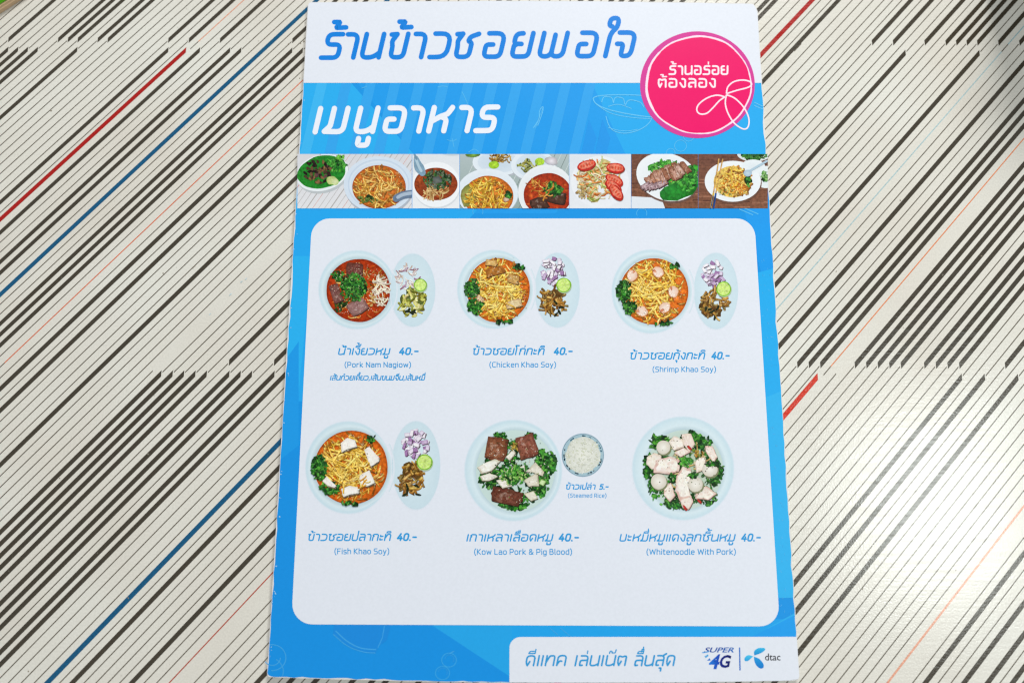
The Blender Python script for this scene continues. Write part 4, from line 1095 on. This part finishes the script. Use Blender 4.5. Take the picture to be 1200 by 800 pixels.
def t3(A, x0, x1):
    bgfill(A, x0, x1, (176, 190, 192), (150, 168, 164))
    for k in range(22): A.ribbon([(530 + k * 7, 246), (560 + k * 7, 180)], .7, (120, 134, 132) if k % 2 else (206, 214, 214), 0)
    for (x, y), r in ((zz(975, 80, 340), (30, 16)), (zz(1140, 95, 340), (26, 18))): disc_plate(A, x, y, *r)
    for _ in range(40): A.strand(*inpt(A, *zz(985, 60, 340), 12, 6), A.r.uniform(0, 3), 6, 1.3, A.r.choice(((150, 110, 40), (190, 150, 70), (110, 80, 30))), 2, 4)
    A.ellipse(*zz(955, 93, 340), 6.2, 4.6, (176, 214, 60), (150, 196, 40), 20); A.blob(*zz(860, 45, 340), 8, 3, (120, 160, 60), 0, 10)
    for _ in range(30): A.strand(*inpt(A, *zz(1110, 100, 340), 10, 7), A.r.uniform(0, 3), 6, 1.4, A.r.choice(((120, 140, 50), (70, 90, 30), (170, 180, 90))), 2, 4)
    A.ellipse(*zz(1170, 78, 340), 5.6, 4.6, (190, 222, 70), (160, 204, 50), 18); A.blob(*zz(1225, 75, 340), 8, 5, (236, 230, 238), 0, 10)
    bx, by = zz(925, 225, 340)
    A.ellipse(bx + .6, by + 1, 36, 29, (150, 164, 170), (176, 188, 194), 40); A.ellipse(bx, by, 36, 28.5, (206, 218, 230), (226, 234, 242), 44)
    soup(A, bx + 1, by + 4, 29.5, 24, (228, 140, 50), (206, 110, 30)); A.blob(*zz(835, 240, 340), 8, 12, (176, 176, 90), 0, 12)
    noodles(A, bx, by + 5, 26, 21, 90, ((240, 200, 60), (226, 176, 40), (250, 216, 90), (200, 150, 40)), 1.2, (8, 20), 2); speck(A, bx + 18, by - 6, 7, 8, 26, ((236, 110, 30), (240, 140, 60)), 1.2); A.blob(*zz(1015, 255, 340), 3.5, 3, (232, 200, 170)); herbs(A, *zz(1025, 235, 340), 3, 3, 8)
    bx, by = 640, 226
    A.ellipse(bx, by, 33, 33, (212, 220, 226), (232, 236, 240), 40); soup(A, bx + 2, by + 2, 28.5, 25, (186, 66, 24), (160, 44, 10))
    for (x, y), w, h, a in (((652, 231), 20, 14, .2), ((632, 238), 20, 14, -.3)): A.slab(rot_rect(x, y, w, h, a, .1, A.r), (84, 54, 42), (56, 32, 24), .84)
    herbs(A, 648, 222, 11, 9, 60); noodles(A, 634, 220, 16, 12, 20, ((216, 150, 60), (190, 100, 30)), 1, (6, 12))
def t4(A, x0, x1):
    bgfill(A, x0, x1, (220, 226, 234), (230, 232, 238))
    A.ellipse(703, 213, 34, 30, (226, 230, 236), (234, 236, 242), 36)
    cx, cy = zz(325, 165, 620)
    for k in range(12): A.blob(*inpt(A, cx, cy, 20, 20), 8, 7, A.r.choice(((232, 220, 170), (222, 206, 140), (236, 200, 150))), None, 10, .3, (206, 190, 130))
    for _ in range(190):
        x, y = inpt(A, cx, cy, 26, 24, .6); A.strand(x, y, A.r.uniform(0, 3.1), A.r.uniform(5, 13), A.r.uniform(.8, 1.5), A.r.choice(((236, 232, 206), (226, 214, 160), (236, 150, 70), (190, 206, 120), (244, 238, 220), (160, 190, 90), (232, 120, 50))), 2, 4)
    for _ in range(36): A.blob(*inpt(A, *zz(255, 220, 620), 8, 8), 1.6, 1.2, A.r.choice(((206, 176, 110), (226, 200, 140), (170, 130, 70))))
    for (x, y), rr in ((zz(270, 95, 620), -.3), (zz(405, 108, 620), .1), (zz(400, 165, 620), .5), (zz(395, 195, 620), .6), (zz(408, 222, 620), .9)):
        A.ellipse(x + .4, y + .8, 11, 6.2, (120, 40, 30), (140, 60, 40), 22, rr); A.ellipse(x, y, 11, 6, (200, 44, 32), (186, 34, 26), 22, rr, .06); A.ellipse(x, y - .5, 9.2, 4.4, (236, 158, 132), (226, 112, 88), 20, rr, .06)
        for k in range(5):
            t = (k - 2) * 3.4
            A.blob(x + t * math.cos(rr), y - .4 + t * math.sin(rr), 1.5, 2.2, (206, 64, 46), rr, 8, .2, (222, 100, 70))
def t5(A, x0, x1):
    wood(A, x0, x1); bgx = zz(640, 150, 620)
    A.poly([(738, 230), (775, 232), (780, 246), (738, 246)], [(224, 230, 238)] * 4); A.up()
    A.ellipse(bgx[0] + 2, bgx[1] + 3, 37, 27, (90, 60, 54), (110, 80, 70), 36, .3); A.ellipse(bgx[0] + 2, bgx[1], 37, 27.5, (222, 228, 234), (236, 240, 244), 40, .3)
    for k in range(26):
        x, y = zz(560 + 9.5 * k * .9, 120 + 70 * abs(math.sin(k * 1.7)), 620)
        A.blob(x + 4, y - 4, 6, 4, A.r.choice(((70, 176, 50), (110, 204, 80), (50, 150, 44))), None, 10, .3, (40, 130, 40))
    A.blob(*zz(700, 215, 620), 22, 11, (36, 140, 44), -.3, 14, .12, (24, 112, 34)); herbs(A, *zz(640, 110, 620), 16, 9, 80, ((60, 170, 40), (100, 200, 70), (40, 140, 36)), 3); herbs(A, *zz(745, 160, 620), 11, 15, 90, ((44, 150, 40), (80, 186, 60), (30, 116, 34)), 3)
    for k in range(16):
        x, y = zz(560 + 11 * k + random.Random(k).uniform(-8, 8), 178 - 5.2 * k + random.Random(k + 9).uniform(-14, 14), 620)
        A.slab(rot_rect(x, y, 6.5, 15, -.5 + A.r.uniform(-.25, .25), .2, A.r), A.r.choice(((196, 150, 132), (176, 120, 96), (206, 170, 156), (158, 104, 80))), (116, 66, 44), .72)
    for k in range(6): A.slab(rot_rect(*zz(545 + 16 * k, 190 + 6 * math.sin(k), 620), 5, 13, 1.0, .2, A.r), (190, 160, 166), (90, 60, 66), .7)
    speck(A, *zz(640, 140, 620), 20, 12, 40, ((120, 60, 30), (220, 180, 150), (236, 160, 90)), 1)
def t6(A, x0, x1):
    wood(A, x0, x1)
    A.ellipse(*zz(1055, 42, 620), 20, 9, (206, 214, 214), (220, 226, 226), 30); herbs(A, *zz(1055, 45, 620), 15, 6, 60, ((44, 120, 40), (70, 150, 50), (26, 80, 30)))
    A.ellipse(*zz(1110, 150, 620), 15, 13, (216, 226, 230), (232, 238, 240), 30); herbs(A, *zz(1105, 150, 620), 4, 6, 14, ((150, 200, 120), (90, 160, 70)))
    bx, by = zz(955, 170, 620)
    A.ellipse(bx + 1, by + 2, 33, 25, (80, 50, 40), (110, 76, 60), 36); A.ellipse(bx, by, 33, 24, (226, 232, 238), (236, 240, 244), 40); A.ellipse(bx, by + .5, 22.5, 18.5, (236, 206, 110), (226, 190, 90), 36)
    A.ellipse(*zz(1050, 100, 620), 14, 8, (222, 230, 236), (232, 238, 242), 24)
    noodles(A, bx + 2, by, 20, 16, 80, ((246, 206, 70), (236, 180, 50), (250, 220, 110), (226, 140, 40)), 1.3, (5, 13), 2.6); speck(A, bx + 4, by + 2, 18, 14, 50, ((236, 130, 40), (220, 110, 30), (250, 220, 120)), 1.2); speck(A, bx - 6, by + 13, 12, 4, 30, ((226, 222, 160), (90, 150, 60)), 1); herbs(A, bx + 18, by - 2, 3, 8, 10)
    for k, dx in ((0, 0), (1, 18)):
        a, m_, b = zz(890 + dx, 65, 620), zz(865 + dx * .6, 225, 620), zz(850 + dx * .8, 300, 620)
        A.ribbon([a, m_], 1.5, (206, 160, 90), 0); A.ribbon([m_, b], 2.0, (40, 84, 150) if k else (206, 170, 60), 0); A.ribbon([(m_[0] - .5, m_[1] + 3), (b[0], b[1])], 1.2, (30, 60, 120), 0)
    A.ribbon([zz(1020, 130, 620), zz(1115, 75, 620)], 2.6, (176, 200, 216), 3); A.ellipse(*zz(1025, 132, 620), 5, 4, (196, 214, 226), (160, 186, 206), 16)
tile(348.5, 482.6, t1, 51, 'photo of grilled meat on a green leaf beside a bowl of curry noodles')
tile(483.2, 538.4, t2, 52, 'photo of a dark red noodle soup with a spoon')
tile(538.9, 666.8, t3, 53, 'photo of yellow noodles and a red soup with lime plates')
tile(667.2, 739.4, t4, 54, 'photo of a shredded salad with tomato slices')
tile(739.9, 818.0, t5, 55, 'photo of sliced grilled pork on lettuce')
tile(818.4, 899.8, t6, 56, 'photo of yellow noodles with chopsticks on a wooden table')

# ------------------------------------------------------------------ green place mat peeping in at the far left corner, unseen dark box added beyond the far right corner to shade it
mat_ = bpy.data.objects.new('green_tray', None); COL.objects.link(mat_)
mat_['label'] = 'bright green plastic tray with a tan rim cut off by the far left corner'
mat_['category'] = 'tray'
e0, e1 = Vector((-.2503, .1451)), Vector((-.2430, .1509))
tdir = (e1 - e0).normalized(); ndir = Vector((-tdir.y, tdir.x))
mid = (e0 + e1) / 2
def slab_obj(name, pts, z0, z1, mat, parent, bev):
    bm = bmesh.new()
    a = [bm.verts.new((p.x, p.y, z0)) for p in pts]; b = [bm.verts.new((p.x, p.y, z1)) for p in pts]
    bm.faces.new(b); bm.faces.new(a[::-1])
    for i in range(len(a)): bm.faces.new((a[i], a[(i + 1) % len(a)], b[(i + 1) % len(a)], b[i]))
    bmesh.ops.recalc_face_normals(bm, faces=bm.faces)
    if bev: bmesh.ops.bevel(bm, geom=[e for e in bm.edges if all(v.co.z > z1 - 1e-6 for v in e.verts)], offset=bev, segments=3, affect='EDGES')
    me = bpy.data.meshes.new(name); bm.to_mesh(me); bm.free()
    return link(name, me, mat, parent)
def rr(w0, w1, h0, h1, r):
    out = []
    for cx, cy, a0 in ((w1 - r, h1 - r, 0), (w0 + r, h1 - r, 90), (w0 + r, h0 + r, 180), (w1 - r, h0 + r, 270)):
        for k in range(7):
            a = math.radians(a0 + 15 * k); x, y = cx + r * math.cos(a), cy + r * math.sin(a)
            out.append(mid + tdir * x + ndir * y)
    return out
slab_obj('tray_rim', rr(-.09, .09, -.0016, .12, .012), .0002, .003, TAN, mat_, .0008)
slab_obj('tray_base', rr(-.0876, .0876, .0, .1176, .010), .0031, .0045, GREEN, mat_, .0008)

bx_ = bpy.data.objects.new('added_shade_box', None); COL.objects.link(bx_)  # added out of view so that its shadow darkens the table corner
bx_['label'] = 'unseen dark wooden box added just beyond the far right corner to shade it'
bx_['category'] = 'box'
bx_.location = (.268, .194, 0); bx_.rotation_euler = (0, 0, math.radians(-12))
for nm, x0, x1, y0, y1, z0, z1 in (('side_panel', -.045, -.039, -.045, .045, .0004, .068), ('side_panel', .039, .045, -.045, .045, .0004, .068), ('end_panel', -.0388, .0388, -.045, -.039, .0004, .068), ('end_panel', -.0388, .0388, .039, .045, .0004, .068), ('bottom_panel', -.0388, .0388, -.0388, .0388, .0006, .006)):
    bm = bmesh.new(); box(bm, x0, x1, y0, y1, z0, z1)
    bmesh.ops.bevel(bm, geom=list(bm.edges), offset=.0008, segments=2, affect='EDGES')
    me = bpy.data.meshes.new(nm); bm.to_mesh(me); bm.free(); link(nm, me, DARKWOOD, bx_)

# ------------------------------------------------------------------ crumbs of dirt on the table, scuffs on the card
A = Art(.00007, 71)
for x, y in ((191, 320), (217, 322.5), (228, 312), (226, 314), (338, 52), (352, 51), (356, 49), (351, 92), (1055, 235), (980, 318), (1120, 668), (70, 560), (150, 700), (33, 786), (1010, 690), (960, 560), (1150, 300), (60, 130)):
    A.blob(x, y, A.r.uniform(.6, 1.5), A.r.uniform(.4, .9), (112, 98, 80), None, 7, .35, (150, 138, 120))
for x, y in ((283, 330), (288, 327), (270, 345), (246, 368)): A.blob(x, y, 2.2, .8, (168, 196, 206), -.7, 7, .3, (206, 212, 208))
o = link('stain_specks', ink_mesh('stain_specks', A.p), STRIPE_INK, table); o['kind'] = 'stuff'
A = Art(ZL + 4e-6, 72)
for _ in range(46):
    y = A.r.uniform(290, 720); x = 888 + (y - 14) * .063 - A.r.uniform(4, 17)
    a = A.r.gauss(1.2, .6); l = A.r.uniform(.8, 4)
    A.ribbon([(x, y), (x + l * math.cos(a), y + l * math.sin(a))], .35, mix((40, 168, 236), (150, 214, 246), A.r.uniform(.2, .7)), 0)
for _ in range(26):
    y = A.r.uniform(110, 780); x = 360 - (y - 6) * .061 + A.r.uniform(1, 5)
    A.blob(x, y, A.r.uniform(.3, .9), A.r.uniform(.3, 1.4), (196, 220, 236), None, 6, .4, (120, 190, 236))
o = A.build('scuff_marks', field); o['kind'] = 'stuff'
